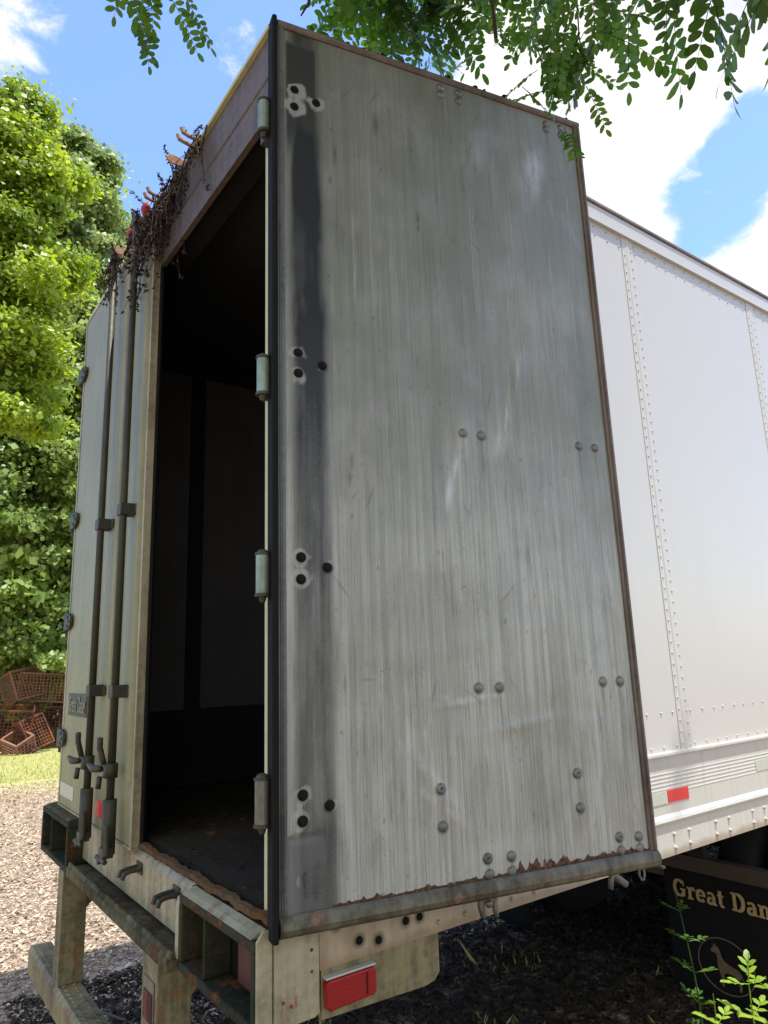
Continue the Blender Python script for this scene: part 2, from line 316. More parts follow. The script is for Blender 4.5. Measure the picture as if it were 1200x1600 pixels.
# ------------------------------------------------------------------ ground
def ground():
    n = 90
    xs = np.sign(np.linspace(-1, 1, n))*np.abs(np.linspace(-1, 1, n))**3*900; X, Y = np.meshgrid(xs, xs)
    r = np.hypot(X, Y); Z = GZ + 0.03*np.sin(X*0.9)*np.cos(Y*0.7)*np.clip((r-4)/6, 0, 1) + 0.4*np.clip((r-60)/200, 0, 1)
    V = np.stack([X, Y, Z], -1).reshape(-1, 3); i = np.arange(n*n).reshape(n, n)
    F = np.stack([i[:-1, :-1], i[:-1, 1:], i[1:, 1:], i[1:, :-1]], -1).reshape(-1, 4)
    o = bigmesh('ground', V, F, 'ground', smooth=True); tag(o, kind='structure')
ground()
def flakes(name, N, xr, yr, size, m, label, cat, zs=0.01, dens=None, tmul=(0, 1), lift=0.004):
    x = rng.uniform(*xr, N); y = rng.uniform(*yr, N)
    if dens is not None: k = dens(x, y); x = x[k]; y = y[k]; N = len(x)
    a = rng.uniform(0, 2*pi, N); L = size*rng.lognormal(0, 0.45, N); Wd = L*rng.uniform(0.2, 0.6, N); tl = rng.normal(0, 0.35, (N, 2))
    zc = GZ + 0.03*np.sin(x*0.9)*np.cos(y*0.7)*np.clip((np.hypot(x, y)-4)/6, 0, 1) + lift + np.abs(rng.normal(0, zs, N))
    u = np.stack([np.cos(a), np.sin(a), tl[:, 0]], -1); v = np.stack([-np.sin(a), np.cos(a), tl[:, 1]], -1); c = np.stack([x, y, zc], -1)
    q = [c - u*L[:, None]/2, c + v*Wd[:, None]/2 - u*L[:, None]*.1, c + u*L[:, None]/2, c - v*Wd[:, None]/2 + u*L[:, None]*.12]
    V = np.stack(q, 1).reshape(-1, 3); F = np.arange(N*4).reshape(N, 4); t = np.repeat(rng.uniform(*tmul, N), 4)
    o = bigmesh(name, V, F, m, tint=t); return tag(o, label, cat, kind='stuff')
flakes('wood_chips', 140000, (-13, -2.2), (-2.5, 5), 0.024, 'chip', 'scattered pale wood chips and dry leaves over the ground', 'wood chips')
flakes('shade_leaf_litter', 110000, (-3.3, 0.2), (-0.1, 8), 0.032, 'litter', 'leaf litter darkened as shade under and beside the trailer', 'leaf litter', tmul=(0, 0.75))
def grassy(x, y):
    return (np.sin(x*1.7+np.sin(y*1.3))+np.sin(y*2.1-x*0.7) > -0.9)
def grass(name, N, xr, yr, h, label, dens=None):
    x = rng.uniform(*xr, N); y = rng.uniform(*yr, N)
    if dens is not None: k = dens(x, y); x = x[k]; y = y[k]; N = len(x)
    a = rng.uniform(0, 2*pi, N); H = h*rng.lognormal(0, 0.4, N); w_ = H*0.09+0.003; ln = rng.normal(0, 0.35, (N, 2))*H[:, None]
    z = GZ - 0.01 + 0.03*np.sin(x*0.9)*np.cos(y*0.7)*np.clip((np.hypot(x, y)-4)/6, 0, 1)
    b0 = np.stack([x-np.cos(a)*w_, y-np.sin(a)*w_, z], -1); b1 = np.stack([x+np.cos(a)*w_, y+np.sin(a)*w_, z], -1)
    tp = np.stack([x+ln[:, 0], y+ln[:, 1], z+H], -1)
    V = np.stack([b0, b1, tp], 1).reshape(-1, 3); F = np.arange(N*3).reshape(N, 3)
    return tag(bigmesh(name, V, F, 'grass', tint=np.repeat(rng.uniform(0, 1, N), 3)), label, 'grass', kind='stuff')
grass('grass', 60000, (-27, -13.3), (-2, 9), 0.035, 'patchy short grass growing beyond the bare ground')
grass('grass_tufts', 3500, (-4.2, -0.6), (0.2, 3.2), 0.045, 'thin green weeds growing in the shade under the trailer', dens=lambda x, y: np.sin(x*5.1+1)*np.sin(y*4.3) > 0.45)

# ------------------------------------------------------------------ trailer
TR = empty('semi_trailer', (0, 0, GZ), 'weathered white box semi-trailer with its right rear door swung wide open', 'trailer')
LEN = 14.2; XL = -2.6
def part(name, mb, m, parent=TR, **k): return obj(name, mb, m, parent, **k)
# outer shell
seams = [0.80+1.30*i for i in range(11)]
edges = [0.12] + [s+0.045 for s in seams if s < LEN-0.3] + [LEN]
for a, b in zip(edges[:-1], edges[1:]):            # right side sheets, gently bowed
    ny, nz = 12, 20; V = []; F = []
    for i in range(ny+1):
        for j in range(nz+1):
            u = i/ny; v = j/nz
            V.append((0.0016*sin(pi*u)*sin(pi*v)+0.0009*sin(7*v+a*3)*sin(pi*u), a+(b-a)*u, 0.22+(2.90-0.22)*v))
    for i in range(ny):
        for j in range(nz): q = i*(nz+1)+j; F.append((q, q+nz+1, q+nz+2, q+1))
    pm = MB().add(V, F); y = a+0.07
    while y < b-0.045 and y < 8.5:
        for z in (2.848, 2.80, 0.415, 0.268): pm.dome((0.0012, y+random.uniform(-.006, .006), z), (1, 0, 0), 0.0055, 0.0055, n=8, rings=2)
        y += 0.1 if int(y*10) % 4 else 0.085
    part('side_panel', pm, 'side', smooth=True)
def rivet(mb, c, n, r=0.006, h=0.004): mb.dome(c, n, r, h, n=8, rings=2)
for s in seams:
    m_ = MB(); m_.prism([(0.0005, s-0.003), (0.0035, s-0.001), (0.0035, s+0.03), (0.0062, s+0.036), (0.0062, s+0.052), (0.0035, s+0.058), (0.0035, s+0.089), (0.0005, s+0.091)], 'z', 0.245, 2.875)
    if s < 6:
        for k in range(51):
            rivet(m_, (0.0033, s+0.014, 0.275+k*0.0508), (1, 0, 0), 0.0062, 0.005); rivet(m_, (0.0033, s+0.074, 0.262+k*0.0508), (1, 0, 0), 0.0062, 0.005)
    part('seam_strip', m_, 'side')
part('top_rail', MB().prism([(-0.03, 2.872), (0.020, 2.872), (0.020, 2.884), (0.013, 2.888), (0.013, 2.972), (-0.03, 2.972)], 'y', 0.07, LEN), 'side')
part('roof_edge', MB().prism([(-0.03, 2.974), (0.019, 2.974), (0.023, 2.980), (0.019, 2.996), (-0.03, 2.996)], 'y', 0.07, LEN), 'brownalu')
part('roof', MB().prism([(XL+0.021, 2.90), (-0.031, 2.90), (-0.031, 2.985), (-0.9, 3.0), (XL+0.9, 3.0), (XL+0.021, 2.985)], 'y', 0.055, LEN), 'rail')
# right bottom rail: grooved extrusion
prof = [(-0.09, 0.25), (0.021, 0.25), (0.023, 0.245), (0.023, 0.236), (0.006, 0.230)]
for k in range(6): z = 0.165-k*0.016; prof += [(0.006, z), (0.0072, z-0.003), (0.0072, z-0.006), (0.006, z-0.009)]
prof += [(0.006, -0.004), (0.017, -0.018), (0.020, -0.030), (0.017, -0.040), (0.006, -0.046), (0.006, -0.172), (-0.09, -0.172)]
bm_ = MB().prism(prof[::-1], 'y', 0.178, LEN); y = 0.62
for k in range(40):
    for dy in (0, 0.115):
        for z in (-0.088, -0.142): rivet(bm_, (0.006, y+dy, z), (1, 0, 0), 0.009, 0.012)
    y += 0.335
br = part('bottom_rail', bm_, 'tailrail')
for (y, z) in [(0.235, -0.025), (0.315, -0.085), (0.385, -0.1), (0.49, -0.07), (0.545, -0.07)]: part('rail_bolt', MB().dome((0.006, y, z-0.04), (1, 0, 0), 0.012, 0.010, n=10), 'rubber', parent=br)
for y0 in (1.745, 4.6, 8.2):
    part('reflective_tape', MB().box((0.0062, y0, 0.040), (0.0090, y0+0.195, 0.090)), 'whitetape', parent=br)
    part('reflective_tape', MB().box((0.0062, y0+0.199, 0.040), (0.0090, y0+0.36, 0.090)), 'redtape', parent=br)
part('reflective_tape', MB().box((0.0062, 2.72, 0.085), (0.0085, 2.95, 0.135)), 'whitetape', parent=br)
# left wall, front wall, floor, lining
part('left_wall', MB().box((XL, 0.12, -0.17), (XL+0.02, LEN, 2.97)), 'side')
part('front_wall', MB().box((XL+0.021, LEN-0.04, -0.17), (-0.031, LEN, 2.899)), 'side')
dk = MB(); x = XL+0.05
while x < -0.03: dk.box((x, 0.075, -0.06), (min(x+0.146, -0.011), LEN-0.05, -0.013+random.uniform(-.002, .002))); x += 0.150
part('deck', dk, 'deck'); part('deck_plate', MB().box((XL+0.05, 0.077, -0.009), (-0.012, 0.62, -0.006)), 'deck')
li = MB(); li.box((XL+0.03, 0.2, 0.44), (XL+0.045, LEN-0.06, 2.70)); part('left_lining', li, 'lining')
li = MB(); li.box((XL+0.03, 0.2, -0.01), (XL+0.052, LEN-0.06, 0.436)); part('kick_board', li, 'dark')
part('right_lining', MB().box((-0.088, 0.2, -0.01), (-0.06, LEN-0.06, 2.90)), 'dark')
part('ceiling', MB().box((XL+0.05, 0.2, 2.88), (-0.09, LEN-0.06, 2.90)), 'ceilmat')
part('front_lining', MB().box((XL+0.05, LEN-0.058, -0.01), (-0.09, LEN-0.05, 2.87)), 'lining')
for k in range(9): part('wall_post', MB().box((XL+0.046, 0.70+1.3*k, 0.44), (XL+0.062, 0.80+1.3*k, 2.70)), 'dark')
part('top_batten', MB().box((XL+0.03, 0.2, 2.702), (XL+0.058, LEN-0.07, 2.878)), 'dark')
# rear frame
part('rear_post', MB().box((-0.10, 0.055, -0.055), (0.0, 0.175, 2.93)), 'edge', bevel=0.003)
part('rear_post', MB().box((XL, 0.055, -0.055), (XL+0.10, 0.175, 2.93)), 'cream', bevel=0.003)
hd = MB(); hd.prism([(0.030, 2.63), (0.030, 2.775), (0.036, 2.78), (0.036, 2.79), (0.030, 2.795), (0.030, 2.965), (0.0535, 2.965), (0.0535, 2.63)], 'x', XL+0.03, -0.004)
header = part('header', hd, 'header')
part('header_beam', MB().box((XL+0.103, 0.056, 2.70), (-0.103, 0.19, 2.899)), 'dark')
part('gutter_edge', MB().prism([(0.012, 2.966), (0.010, 2.980), (0.016, 2.986), (0.054, 2.986), (0.054, 2.966)], 'x', XL-0.01, 0.012), 'edge', bevel=0.002)
# sill and ledge
sill = part('sill', MB().prism([(0.028, -0.235), (0.028, -0.065), (0.045, -0.045), (0.12, -0.045), (0.12, -0.235)], 'x', -2.10, -0.60), 'cream')
part('sill_beam', MB().box((XL+0.03, 0.122, -0.235), (-0.02, 0.17, -0.062)), 'chassis')
for xa, xb in ((XL+0.03, -2.102), (-0.598, -0.02)): part('sill_top', MB().box((xa, 0.03, -0.056), (xb, 0.12, -0.046)), 'mossy')
lip = MB(); V = []; nx = 160                          # rusted ragged floor lip
for i in range(nx+1):
    x = XL+0.05+(2.55)*i/nx; j = .0022*sin(i*.37)+.0016*sin(i*.93+1)+random.uniform(-.0012, .0012)
    V += [(x, 0.0255+j*.6, -0.030+j*1.2), (x, 0.028+j, -0.014+j+random.uniform(-.001, .001)), (x, 0.046+2*j, -0.009+j*.5), (x, 0.074, -0.045)]
F = []
for i in range(nx):
    for k in range(4): F.append((i*4+k, i*4+(k+1) % 4, i*4+4+(k+1) % 4, i*4+4+k))
lip.add(V, F); part('floor_lip', lip, 'lipmat', parent=sill)
led = MB(); led.prism([(-0.052, -0.300), (-0.052, -0.262), (-0.044, -0.258), (-0.040, -0.240), (-0.030, -0.240), (-0.022, -0.262), (0.12, -0.262), (0.12, -0.300)], 'x', -2.09, -0.60)
part('bumper_ledge', led, 'mossy', bevel=0.003)
# lamp boxes
def lampbox(x0, x1, yf, left):
    zt, zb = -0.058, -0.292
    b = MB()
    fr = 0.028
    b.box((x0, yf, zt-fr), (x1, yf+0.10, zt)); b.box((x0, yf, zb), (x1, yf+0.10, zb+fr))
    b.box((x0, yf, zb+fr), (x0+fr, yf+0.10, zt-fr)); b.box((x1-fr, yf, zb+fr), (x1, yf+0.10, zt-fr))
    q0_ = 0
    b.box((x0+0.34*(x1-x0), yf+0.006, zb+fr), (x0+0.34*(x1-x0)+0.012, yf+0.10, zt-fr))
    o = part('lamp_box', b, 'boxdark', bevel=0.006); part('box_shade_back', MB().box((x0, yf+0.1005, zb), (x1, yf+0.112, zt)), 'rubber', parent=o)  # black back sheet paints the inside of the recess as shadow
    top = MB(); top.prism([(yf+0.003, zt+0.001), (yf+0.022, zt+0.010), (0.028, -0.040), (0.028, zt+0.001)], 'x', x0+0.02, x1-0.03)
    part('box_top', top, 'mossy' if left else 'cream', parent=o)
    l = MB(); l.box((x0+0.60*(x1-x0), yf+0.055, zb+0.05), (x1-0.05, yf+0.098, zt-0.05)); part('tail_lamp', l, 'darkred', parent=o, bevel=0.01)
    l = MB(); l.box((x0+0.06, yf+0.06, zb+0.06), (x0+0.30*(x1-x0), yf+0.098, zt-0.06)); part('tail_lamp', l, 'darkred', parent=o, bevel=0.01)
    return o
lampbox(-0.585, -0.002, -0.022, False)
lampbox(-2.74, -2.10, -0.052, True)
# curved left cheek of the right lamp box
ck = MB(); ck.prism([(0.026, -0.062), (-0.016, -0.074), (-0.022, -0.10), (-0.022, -0.262), (0.026, -0.262)], 'x', -0.615, -0.586); part('box_cheek', ck, 'cream', bevel=0.004)
# corner panel & bracket on the right side
cp = MB(); cp.prism([(-0.020, -0.285), (-0.020, -0.054), (0.0, -0.03), (0.175, -0.03), (0.175, -0.275), (0.16, -0.283)], 'x', 0.001, 0.010)
c_ = part('corner_plate', cp, 'cream', bevel=0.002)
part('corner_seam', MB().box((0.0101, 0.026, -0.275), (0.0125, 0.030, -0.05)), 'mossy', parent=c_)
ms = MB()
for (y, z) in [(0.15, -0.11), (0.15, -0.165), (0.06, -0.22), (0.085, -0.235)]: ms.dome((0.010, y, z), (1, 0, 0), 0.005, 0.004, n=8)
part('rust_bolts', ms, 'rust', parent=c_)
bk = MB(); bk.prism([(0.184, -0.300), (0.184, -0.15), (0.62, -0.15), (0.62, -0.285), (0.60, -0.305), (0.56, -0.312)], 'x', -0.006, 0.0035)
bkt = part('bracket_plate', bk, 'rustcream', bevel=0.002)
rl = MB(); rl.prism([(0.190, -0.268), (0.186, -0.205), (0.196, -0.196), (0.350, -0.196), (0.360, -0.205), (0.360, -0.262), (0.350, -0.271), (0.200, -0.275)], 'x', 0.0038, 0.030)
sm = part('side_marker_lamp', rl, 'red', bevel=0.006)
part('lens_rim', MB().box((0.004, 0.188, -0.194), (0.026, 0.358, -0.189)), 'whitetape', parent=sm)
part('lens_rib', MB().box((0.0302, 0.322, -0.262), (0.0325, 0.326, -0.204)), 'darkred', parent=sm)
# underride guard
def guard():
    g = MB(); g.prism([(-0.055, -0.955), (-0.055, -0.845), (-0.040, -0.825), (0.060, -0.825), (0.075, -0.845), (0.075, -0.955)], 'x', -2.86, 0.25)
    t = g
    x = -2.83
    while x < 0.2:
        for yy in (-0.012, 0.035): t.dome((x+random.uniform(-.002, .002), yy, -0.8255), (0, 0, 1), 0.013, 0.006, n=10, hole=0.006)
        x += 0.052
    part('underride_bar', g, 'rustcream')
    for x0, x1, lab in ((-2.28, -2.165, 0), (-0.87, -0.70, 1)):
        c = MB(); c.box((x0, -0.045, -0.824), (x1, 0.075, -0.301))
        q = part('guard_post', c, 'rustcream', bevel=0.004)
        if lab:
            d = MB(); d.box((x0+0.028, -0.049, -0.66), (x1-0.03, -0.046, -0.37))
            part('rating_plate', d, 'steel', parent=q)
            d = MB(); d.box((x0+0.04, -0.052, -0.50), (x1-0.042, -0.0495, -0.41))
            for k in range(6): d.box((x0+0.042, -0.052, -0.53-k*0.018), (x1-0.044, -0.0495, -0.524-k*0.018))
            part('plate_relief', d, 'rust', parent=q)
        gs = MB(); gs.prism([(0.076, -0.301), (0.30, -0.301), (0.076, -0.52)], 'x', x0+0.04, x0+0.052); part('gusset', gs, 'tan')
guard()
# keepers on sill and header
def keeper(x, z, up):
    k = MB(); s = 1 if up else -1
    k.box((x-0.035, 0.0225 if not up else 0.003, z-0.022), (x+0.035, 0.0275 if not up else 0.0095, z+0.022))
    yb = 0.02 if not up else 0.005
    for dx in (-0.024, 0.024):
        pth = [(x+dx, yb, z), (x+dx, yb-0.04, z+s*0.002), (x+dx, yb-0.062, z+s*0.008), (x+dx, yb-0.070, z+s*0.028)]
        k.tube(pth, [0.010, 0.0085, 0.010, 0.0095], 7)
    return k
for x in (-1.17, -0.74): part('keeper', keeper(x, -0.10, False), 'darkrod')
for x in (-0.70, -1.17): part('keeper', keeper(x, 2.975, True), 'tan')
for x in (-0.86, -1.72):
    t = MB(); t.prism([(0.009, 2.955), (-0.05, 2.955), (-0.078, 2.985), (-0.045, 3.005), (0.009, 2.998)], 'x', x-0.004, x+0.004); part('gutter_bracket', t, 'tan', bevel=0.003)
for x in (-1.28, -1.53):
    t = MB(); t.dome((x, -0.022, 2.975), (0, -1, 0), 0.038, 0.032, n=16, rings=5); part('marker_lamp', t, 'red', smooth=True)

# left door (closed)
LD = MB(); LD.box((XL+0.028, 0.0, -0.028), (-1.225, 0.048, 2.915))
ldoor = part('door', LD, 'doorw', bevel=0.002, label='closed left door of dusty white sheet')
e = MB(); e.box((XL, -0.004, -0.04), (XL+0.026, 0.05, 2.93)); e.box((XL+0.028, -0.004, -0.04), (-1.2, 0.05, -0.030)); e.box((XL+0.028, -0.004, 2.917), (-1.2, 0.05, 2.93))
part('edge_frame', e, 'cream', parent=ldoor, bevel=0.002)
part('door_edge', MB().box((-1.223, -0.003, -0.029), (-1.200, 0.030, 2.916)), 'cream', parent=ldoor)
part('edge_gasket', MB().prism([(-1.223, 0.031), (-1.192, 0.031), (-1.188, 0.040), (-1.196, 0.052), (-1.223, 0.052)], 'z', -0.029, 2.916), 'rubber', parent=ldoor)
part('door_gasket', MB().box((XL-0.007, 0.004, -0.04), (XL-0.0005, 0.05, 2.93)), 'rubber', parent=ldoor)
b = MB(); 
for x in (-1.93, -1.62, -1.52, -1.27): b.prism([(x-0.03, -0.0005), (x-0.018, -0.013), (x+0.018, -0.013), (x+0.03, -0.0005)], 'z', 0.22, 2.88)
part('stiffener_ribs', b, 'doorw', parent=ldoor)
RODX = (-1.775, -1.375)
for x in RODX:
    yr = -0.048
    r = MB(); r.tube([(x, yr, 0.02), (x, yr, 2.93)], 0.0175, 12)
    r.tube([(x, yr, -0.075), (x, yr, 0.145)], 0.030, 10)
    o = part('lock_rod', r, 'darkrod', parent=ldoor, smooth=True)
    c = MB()
    c.box((x-0.03, yr-0.03, -0.085), (x+0.035, yr+0.015, -0.045)); c.tube([(x-0.055, yr-0.03, -0.088), (x+0.05, yr-0.022, -0.095)], 0.011, 8)
    c.tube([(x+0.045, yr-0.02, 0.05), (x+0.052, yr-0.02, -0.07)], 0.012, 8); c.tube([(x-0.03, yr-0.034, -0.10), (x-0.03, yr+0.0, -0.10)], 0.016, 8)
    c.box((x-0.035, yr-0.02, 2.93), (x+0.035, yr+0.03, 2.975)); c.tube([(x, yr-0.01, 2.96), (x, yr-0.02, 3.0)], 0.012, 8)
    part('rod_cam', c, 'darkrod', parent=ldoor, bevel=0.003)
    g = MB()
    for z in (0.597, 1.428):
        g = MB(); g.box((x-0.034, yr-0.022, z-0.028), (x+0.034, -0.001, z+0.028)); g.box((x+0.034, -0.012, z-0.022), (x+0.075, -0.001, z+0.022))
        part('rod_guide', g, 'darkrod', parent=ldoor, bevel=0.004)
    h = MB()
    h.box((x-0.02, yr-0.03, 0.235), (x+0.03, yr+0.02, 0.295)); h.tube([(x-0.01, yr-0.03, 0.29), (x-0.03, yr-0.045, 0.36), (x-0.012, yr-0.05, 0.40)], 0.013, 8)
    h.tube([(x-0.04, yr-0.035, 0.27), (x-0.15, yr-0.040, 0.262), (x-0.27, yr-0.030, 0.268)], [0.014, 0.017, 0.010], 8)
    h.tube([(x-0.03, yr-0.04, 0.24), (x-0.03, yr-0.045, 0.19)], 0.012, 8)
    part('handle', h, 'darkrod', parent=ldoor, smooth=True)
for z in (2.555, 1.60, 0.985, 0.325):
    h = MB(); h.tube([(XL-0.035, 0.0, z-0.055), (XL-0.035, 0.0, z+0.055)], 0.024, 10); h.tube([(XL-0.035, 0.0, z-0.085), (XL-0.035, 0.0, z+0.075)], 0.012, 8)
    h.prism([(XL-0.035, z-0.045), (XL+0.05, z-0.05), (XL+0.11, z-0.03), (XL+0.125, z), (XL+0.11, z+0.03), (XL+0.05, z+0.05), (XL-0.035, z+0.045)], 'y', -0.022, -0.006)
    for q in ((0.06, 0.027), (0.06, -0.027), (0.095, 0.0)): h.dome((XL+q[0], -0.022, z+q[1]), (0, -1, 0), 0.012, 0.009, n=8)
    part('hinge', h, 'darkrod', parent=ldoor, bevel=0.002)
# maker's plate
def letters(text, size, slab=True):
    """slab letters as strokes -> list of polygons (x,z)"""
    P = []
    def rib(pts, w0, w1=None):
        w1 = w1 or w0; pts = [np.array(q, float) for q in pts]; L = []; R_ = []
        for i, q in enumerate(pts):
            t = pts[min(i+1, len(pts)-1)]-pts[max(i-1, 0)]; t /= np.linalg.norm(t)+1e-9; n = np.array([-t[1], t[0]])
            ww = w0*abs(n[0])+w1*abs(n[1]); L.append(q+n*ww/2); R_.append(q-n*ww/2)
        for i in range(len(pts)-1): P.append([L[i], L[i+1], R_[i+1], R_[i]])
    def arc(cx, cz, rx, rz, a0, a1, n=12): return [(cx+rx*cos(RD(a0+(a1-a0)*i/n)), cz+rz*sin(RD(a0+(a1-a0)*i/n))) for i in range(n+1)]
    T, H, S = 0.20, 0.10, 0.09
    def bar(x0, x1, z): rib([(ox+x0, z), (ox+x1, z)], S, S)
    ox = 0
    for ch in text:
        if ch == 'G':
            rib([(ox+q[0], q[1]) for q in arc(.42, .5, .34, .43, 48, 315, 18)], T, H); rib([(ox+.70, .45), (ox+.70, .08)], T, T); bar(.48, .84, .45); rib([(ox+.72, .92), (ox+.72, .64)], .07, .07); ox += .95
        elif ch == 'r':
            rib([(ox+.2, 0.02), (ox+.2, .62)], T, T); bar(.02, .40, .045); bar(.02, .2, .62); rib([(ox+q[0], q[1]) for q in arc(.42, .45, .18, .19, 170, 55, 6)], .12, .12); rib([(ox+.50, .56), (ox+.53, .50)], .15, .15); ox += .62
        elif ch == 'e':
            rib([(ox+q[0], q[1]) for q in arc(.33, .34, .24, .29, 0, 320, 16)], T*.9, H); rib([(ox+.16, .36), (ox+.62, .36)], H*.8, H*.8); ox += .70
        elif ch == 'a':
            rib([(ox+q[0], q[1]) for q in arc(.30, .46, .20, .17, 150, 0, 8)], H, H); rib([(ox+.50, .48), (ox+.50, .04)], T, T); bar(.46, .68, .045); rib([(ox+q[0], q[1]) for q in arc(.28, .20, .16, .155, 60, 330, 12)], T*.8, H); ox += .72
        elif ch == 't':
            rib([(ox+.22, .86), (ox+.22, .16)], T, T); rib([(ox+q[0], q[1]) for q in arc(.33, .17, .12, .13, 180, 320, 8)], H, H); bar(.04, .44, .60); ox += .52
        elif ch == 'D':
            rib([(ox+.24, .02), (ox+.24, .94)], T, T); bar(.03, .45, .05); bar(.03, .45, .92); rib([(ox+q[0], q[1]) for q in arc(.42, .485, .36, .435, 90, -90, 16)], T*1.05, S); ox += .95
        elif ch == 'n':
            rib([(ox+.2, 0.02), (ox+.2, .62)], T, T); bar(.02, .36, .045); bar(.02, .2, .62); rib([(ox+q[0], q[1]) for q in arc(.40, .42, .17, .20, 170, 0, 9)], H, H); rib([(ox+.57, .45), (ox+.57, .02)], T, T); bar(.43, .76, .045); ox += .82
        else: ox += .38
    return [[(q[0]*size, q[1]*size) for q in pl] for pl in P], ox*size
def textmesh(text, size, y, x0, z0, th=0.002, shear=0.0, sx=1.0):
    pl, wd = letters(text, size); mb = MB()
    for i, p_ in enumerate(pl): mb.prism([(x0+(a+shear*b)*sx, z0+b) for a, b in p_][::-1], 'y', y-th-i*0.00002, y)
    return mb, wd*sx
pl = MB(); pl.box((-2.47, -0.0045, 0.455), (-2.06, -0.0006, 0.575)); plate = part('maker_plate', pl, 'darkrod', parent=ldoor, bevel=0.001)
tm, _ = textmesh('Great Dane', 0.085, -0.0046, -2.45, 0.475, 0.002, 0.25, 0.62); part('plate_lettering', tm, 'steel', parent=ldoor)
part('reflective_tape', MB().box((-1.80, -0.0035, 0.02), (-1.56, -0.0004, 0.09)), 'redtape', parent=ldoor)
for k in range(7): part('reflective_tape', MB().box((-2.56+0.0, -0.003, 0.02), (-2.25, -0.0004, 0.09)), 'whitetape', parent=ldoor) if k == 0 else None

# right door (open): local x along the door, y away from the viewer, z up
RDo = bpy.data.objects
def door_panel():
    u0, u1, z0, z1 = 0.084, 1.392, 0.006, 2.952
    nu, nz = 262, 590
    U, Z = np.meshgrid(np.linspace(u0, u1, nu), np.linspace(z0, z1, nz), indexing='ij')
    r2 = np.random.default_rng(3)
    def vn(scx, scz, seed, oct_=4):           # value noise on the grid
        g = np.random.default_rng(seed); out = 0; amp = 1; tot = 0
        for o in range(oct_):
            n1_, n2_ = max(2, int((u1-u0)*scx*2**o)+3), max(2, int((z1-z0)*scz*2**o)+3)
            G = g.random((n1_, n2_)); a = (U-u0)*scx*2**o; b = (Z-z0)*scz*2**o
            i = np.floor(a).astype(int); j = np.floor(b).astype(int); fa = a-i; fb = b-j
            fa = fa*fa*(3-2*fa); fb = fb*fb*(3-2*fb); i = np.clip(i, 0, n1_-2); j = np.clip(j, 0, n2_-2)
            out = out+amp*((G[i, j]*(1-fa)+G[i+1, j]*fa)*(1-fb)+(G[i, j+1]*(1-fa)+G[i+1, j+1]*fa)*fb); tot += amp; amp *= 0.55
        return out/tot
    sm_ = lambda x, a, b: np.clip((x-a)/(b-a), 0, 1)**2*(3-2*np.clip((x-a)/(b-a), 0, 1))
    # dents and buckles (towards / away from the viewer, local -y / +y)
    D = 0.004*np.sin(pi*(U-u0)/(u1-u0))*np.sin(pi*(Z-z0)/(z1-z0)) + 0.0055*(vn(2.2, 1.4, 11, 2)-0.5)
    def crease(u, z, ang, ln, wd, h):
        nonlocal D
        a = (U-u)*cos(ang)+(Z-z)*sin(ang); b = -(U-u)*sin(ang)+(Z-z)*cos(ang)
        D = D+h*np.exp(-(a/ln)**2-(b/wd)**2)
    crease(0.735, 1.42, 1.40, 0.17, 0.035, 0.006); crease(0.70, 1.33, 1.3, 0.14, 0.03, -0.004)
    crease(0.955, 1.63, 1.25, 0.20, 0.025, 0.004); crease(0.92, 1.58, 1.3, 0.20, 0.03, -0.0035)
    crease(1.16, 0.42, 1.5, 0.30, 0.06, 0.005); crease(0.60, 0.24, -0.7, 0.15, 0.025, 0.004); crease(0.52, 0.36, -0.9, 0.12, 0.02, 0.0035)
    crease(0.9, 0.46, 0.12, 0.16, 0.02, 0.0035); crease(1.10, 2.62, 1.3, 0.16, 0.05, 0.005); crease(0.66, 0.54, 0.1, 0.1, 0.012, 0.0025)
    crease(0.14, 0.20, 0.0, 0.05, 0.010, -0.004); crease(0.11, 0.10, 1.4, 0.12, 0.02, 0.004); crease(0.76, 0.74, 0.2, 0.3, 0.03, 0.002)
    for k in range(26): crease(r2.uniform(.1, 1.38), r2.uniform(0, 2.9), r2.uniform(0, pi), r2.uniform(.03, .12), r2.uniform(.012, .04), r2.normal(0, .0013))
    # worn dark strip near the hinge
    edge = 0.232+0.014*np.clip((1.6-Z)/1.6, -1, 1.2)+0.02*(vn(9, 5, 21)-0.5)
    st = sm_(U, 0.086+0.02*vn(6, 3, 31), 0.135)*(1-sm_(U, edge-0.035, edge+0.022))
    blot = vn(10, 3.0, 41, 5); st = st*(0.80+0.35*sm_(blot, 0.34, 0.62))*(0.75+.5*vn(60, 2, 43, 3))*(0.8+.45*sm_(Z, 1.2, 2.0))
    st = st*(1-0.25*sm_(Z, 2.3, 2.8))+0.0
    st = np.maximum(st, 0.95*sm_(U, .088, .10)*(1-sm_(U, .20, .215))*sm_(Z, 2.35, 2.55)*(1-sm_(Z, 2.89, 2.92)))
    for (bu, bz) in BOLT[:0]: pass
    hal = np.zeros_like(U)
    for (bu, bz, kd) in BOLTS:
        d = np.hypot((U-bu)*1.0, Z-bz)
        if bu < 0.25: R = (0.036 if bu < 0.2 else 0.025)*(1+.9*(vn(26, 16, 57, 4)-.5)*2)*(1.0 if bz > 2.5 else .8); ha_ = .9 if bz > 2.5 else .55; hal = np.maximum(hal, ha_*(1-sm_(d+0.020*(vn(34, 34, 55, 4)-0.5), R*0.75, R*1.1)))
        else: hal = np.maximum(hal, 0.25*(1-sm_(d, 0.014, 0.032)))
    st = st*(1-hal)
    # streaks of dirt under bolts
    drip = np.zeros_like(U)
    for (bu, bz, kd) in BOLTS:
        drip = np.maximum(drip, 0.6*np.exp(-((U-bu-0.004*np.sin(Z*30))/0.006)**2)*(Z < bz)*np.exp(-(bz-Z)/0.13))
    # sparse black mildew flecks and scratches, denser towards the top and left
    fl = np.zeros_like(U)
